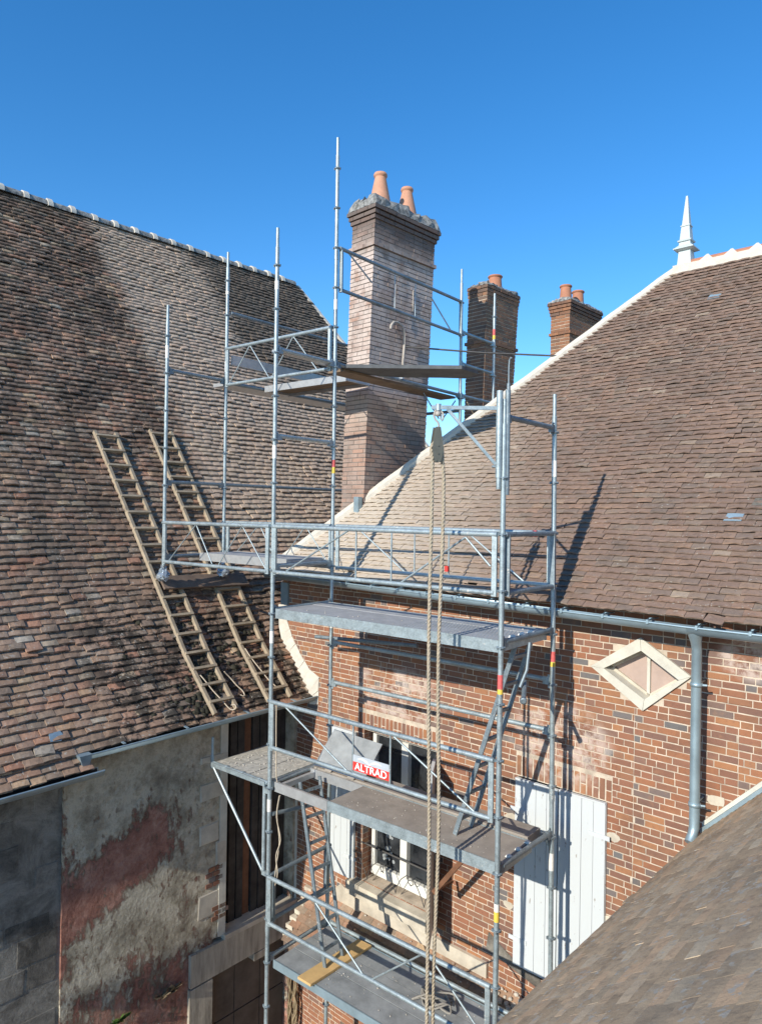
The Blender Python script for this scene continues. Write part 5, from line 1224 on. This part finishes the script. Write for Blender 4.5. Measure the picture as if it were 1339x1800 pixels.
wpz = MB(); wpz.bar((-0.94, 0.98, -0.50), (-1.36, 1.0, -1.04), 0.05, 0.045, (0, 1, 0)); wpz.bar((-1.355, 1.0, -1.03), (-1.40, 1.43, -1.10), 0.03, 0.02); one(wpz, 'shutter_stay', M['wood_rust'], 'brown wooden stay slanting below the plywood deck to the edge-on shutter', 'stay')
# cords
def cord(pts, r_, mname, name, label, group=None):
    c_ = MB(); P = [Vector(p) for p in pts]; out = []
    for i in range(len(P) - 1):       # smooth the line
        p0, p1, p2, p3 = P[max(i - 1, 0)], P[i], P[i + 1], P[min(i + 2, len(P) - 1)]
        for k in range(4):
            t = k / 4; out.append(0.5 * ((2 * p1) + (p2 - p0) * t + (2 * p0 - 5 * p1 + 4 * p2 - p3) * t * t + (3 * p1 - p0 - 3 * p2 + p3) * t ** 3))
    out.append(P[-1]); c_.path(out, r_, 6); return one(c_, name, M[mname], label, 'cord', group)
cord([(-2.87, -0.01, 1.02), (-2.86, -0.02, 0.8), (-2.855, -0.02, 0.5), (-2.852, -0.015, 0.2), (-2.85, 0.0, 0.1)], 0.006, 'cord', 'hanging_cord', 'pale cord hanging beside the left post above the plywood deck')
cord([(-2.83, 0.02, -0.06), (-2.85, 0.0, -0.3), (-2.80, 0.02, -0.55), (-2.86, 0.01, -0.75), (-2.84, 0.02, -0.95), (-2.90, 0.03, -1.12), (-2.87, 0.02, -0.9), (-2.83, 0.03, -0.6), (-2.86, 0.02, -0.3), (-2.83, 0.03, -0.06)], 0.006, 'cord', 'hanging_cord', 'looped pale cord hanging below the hatch beside the left post')
def rcord(pts, label): cord([roof_pt(u_, v_, h_) for u_, v_, h_ in pts], 0.008, 'cord', 'ladder_cord', label, 'cords tied to the roof ladders')
rcord([(-4.35, -1.30, 0.13), (-4.30, -1.22, 0.08), (-4.22, -1.16, 0.06), (-4.15, -1.10, 0.05), (-4.10, -1.12, 0.06), (-4.12, -1.17, 0.06)], 'pale cord tied to the right rail of the ladder nearer the outlet')
rcord([(-4.36, -1.66, 0.13), (-4.30, -1.62, 0.12), (-4.20, -1.55, 0.09), (-4.10, -1.48, 0.08), (-4.0, -1.42, 0.08), (-3.985, -1.37, 0.12), (-4.02, -1.36, 0.12), (-4.03, -1.40, 0.10)], 'pale cord tied to the left rail of the ladder nearer the outlet')
rcord([(-4.55, -0.82, 0.13), (-4.45, -0.78, 0.11), (-4.32, -0.72, 0.10), (-4.2, -0.66, 0.09), (-4.12, -0.6, 0.09)], 'pale cord tied to the ladder nearer the brick house')
rng2 = random.Random(5); pts = [(-1.05 + 0.35 * math.cos(i * 1.1) * rng2.uniform(0.3, 0.8), 0.62 + 0.16 * math.sin(i * 1.6) * rng2.uniform(0.4, 1), -1.925 + rng2.uniform(0, 0.07)) for i in range(22)]
cord(pts, 0.011, 'cord_grey', 'rope_tangle', 'tangle of grey rope lying on the lowest deck behind the hoist rope')
# crumbs of mortar on decks and canopy
db = MB()
def crumbs(n, x0, x1, y0, y1, z_, big=0.012):
    for _ in range(n):
        x, y, r_ = rng.uniform(x0, x1), rng.uniform(y0, y1), rng.uniform(0.003, big) * rng.random() ** 0.5
        db.lathe((x, y, z_ + r_ * 0.3), [(r_ * 0.7, -r_ * 0.3), (r_, 0.1 * r_), (r_ * 0.5, r_ * 0.5)], 5, (rng.uniform(-.4, .4), rng.uniform(-.4, .4), 1))
crumbs(130, -2.8, -0.1, 0.05, 0.9, -1.943); crumbs(110, -2.0, -0.1, 0.1, 0.6, 0.056, 0.010); crumbs(60, -2.9, -0.1, 0.05, 0.85, 2.057, 0.012); crumbs(160, -3.95, -3.05, 0.0, 0.8, 0.061, 0.016)
for _ in range(110):
    u_ = rng.uniform(-3.4, -0.5); v_ = -rng.uniform(0.03, 0.45); r_ = rng.uniform(0.004, 0.016); c = hw(u_, v_, -2.10 + v_ * 1.12 + 0.045)
    db.lathe(c, [(r_ * 0.7, -r_ * 0.3), (r_, 0.1 * r_), (r_ * 0.5, r_ * 0.5)], 5, (rng.uniform(-.4, .4), rng.uniform(-.4, .4), 1))
o = db.build('mortar_crumbs', M['rubble'], None, 'stuff'); o['label'] = 'crumbs of mortar scattered on the decks and the canopy'
# weeds and creeper at the foot of the old wall
def weed(label, v, z_, n, h, mname, spread, group):
    w = MB(); c = hw(WU + 0.03, v, z_)
    for i in range(n):
        a = rng.uniform(0, 6.28); d = Vector((abs(math.cos(a)) * 0.6 + 0.1, math.sin(a), rng.uniform(0.2, 1.2))).normalized(); st_ = c + Vector((0, rng.uniform(-spread, spread), rng.uniform(0, 0.04))); l = h * rng.uniform(0.5, 1)
        tip_ = st_ + d * l; sd2 = d.cross(Vector((0, 0, 1))).normalized() * l * 0.22; md = st_ + d * l * 0.55
        w.add([st_, md + sd2, tip_, md - sd2], [(0, 1, 2, 3)])
    return one(w, 'weed', M[mname], label, 'weed', group)
weed('bright green weed rooted low on the peeling red wall', -2.70, -2.82, 60, 0.10, 'green', 0.10, 'weeds along the old wall')
weed('dry weed straggling beside the green one on the old wall', -2.05, -2.80, 50, 0.16, 'dry', 0.16, 'weeds along the old wall')
cr = MB()
for i in range(16):
    u_ = -4.22 + rng.uniform(-0.03, 0.14); P = []; z_ = -5.0; v_ = -0.06 + rng.uniform(-0.08, 0.0)
    for k in range(14):
        P.append(hw(u_ + rng.uniform(-.03, .03), v_ + rng.uniform(-.03, .02), z_)); z_ += rng.uniform(0.10, 0.19)
    cr.path(P, 0.006 + rng.random() * 0.006, 5)
one(cr, 'dead_creeper', M['dry'], 'bare creeper stems climbing the corner between the two houses', 'creeper')
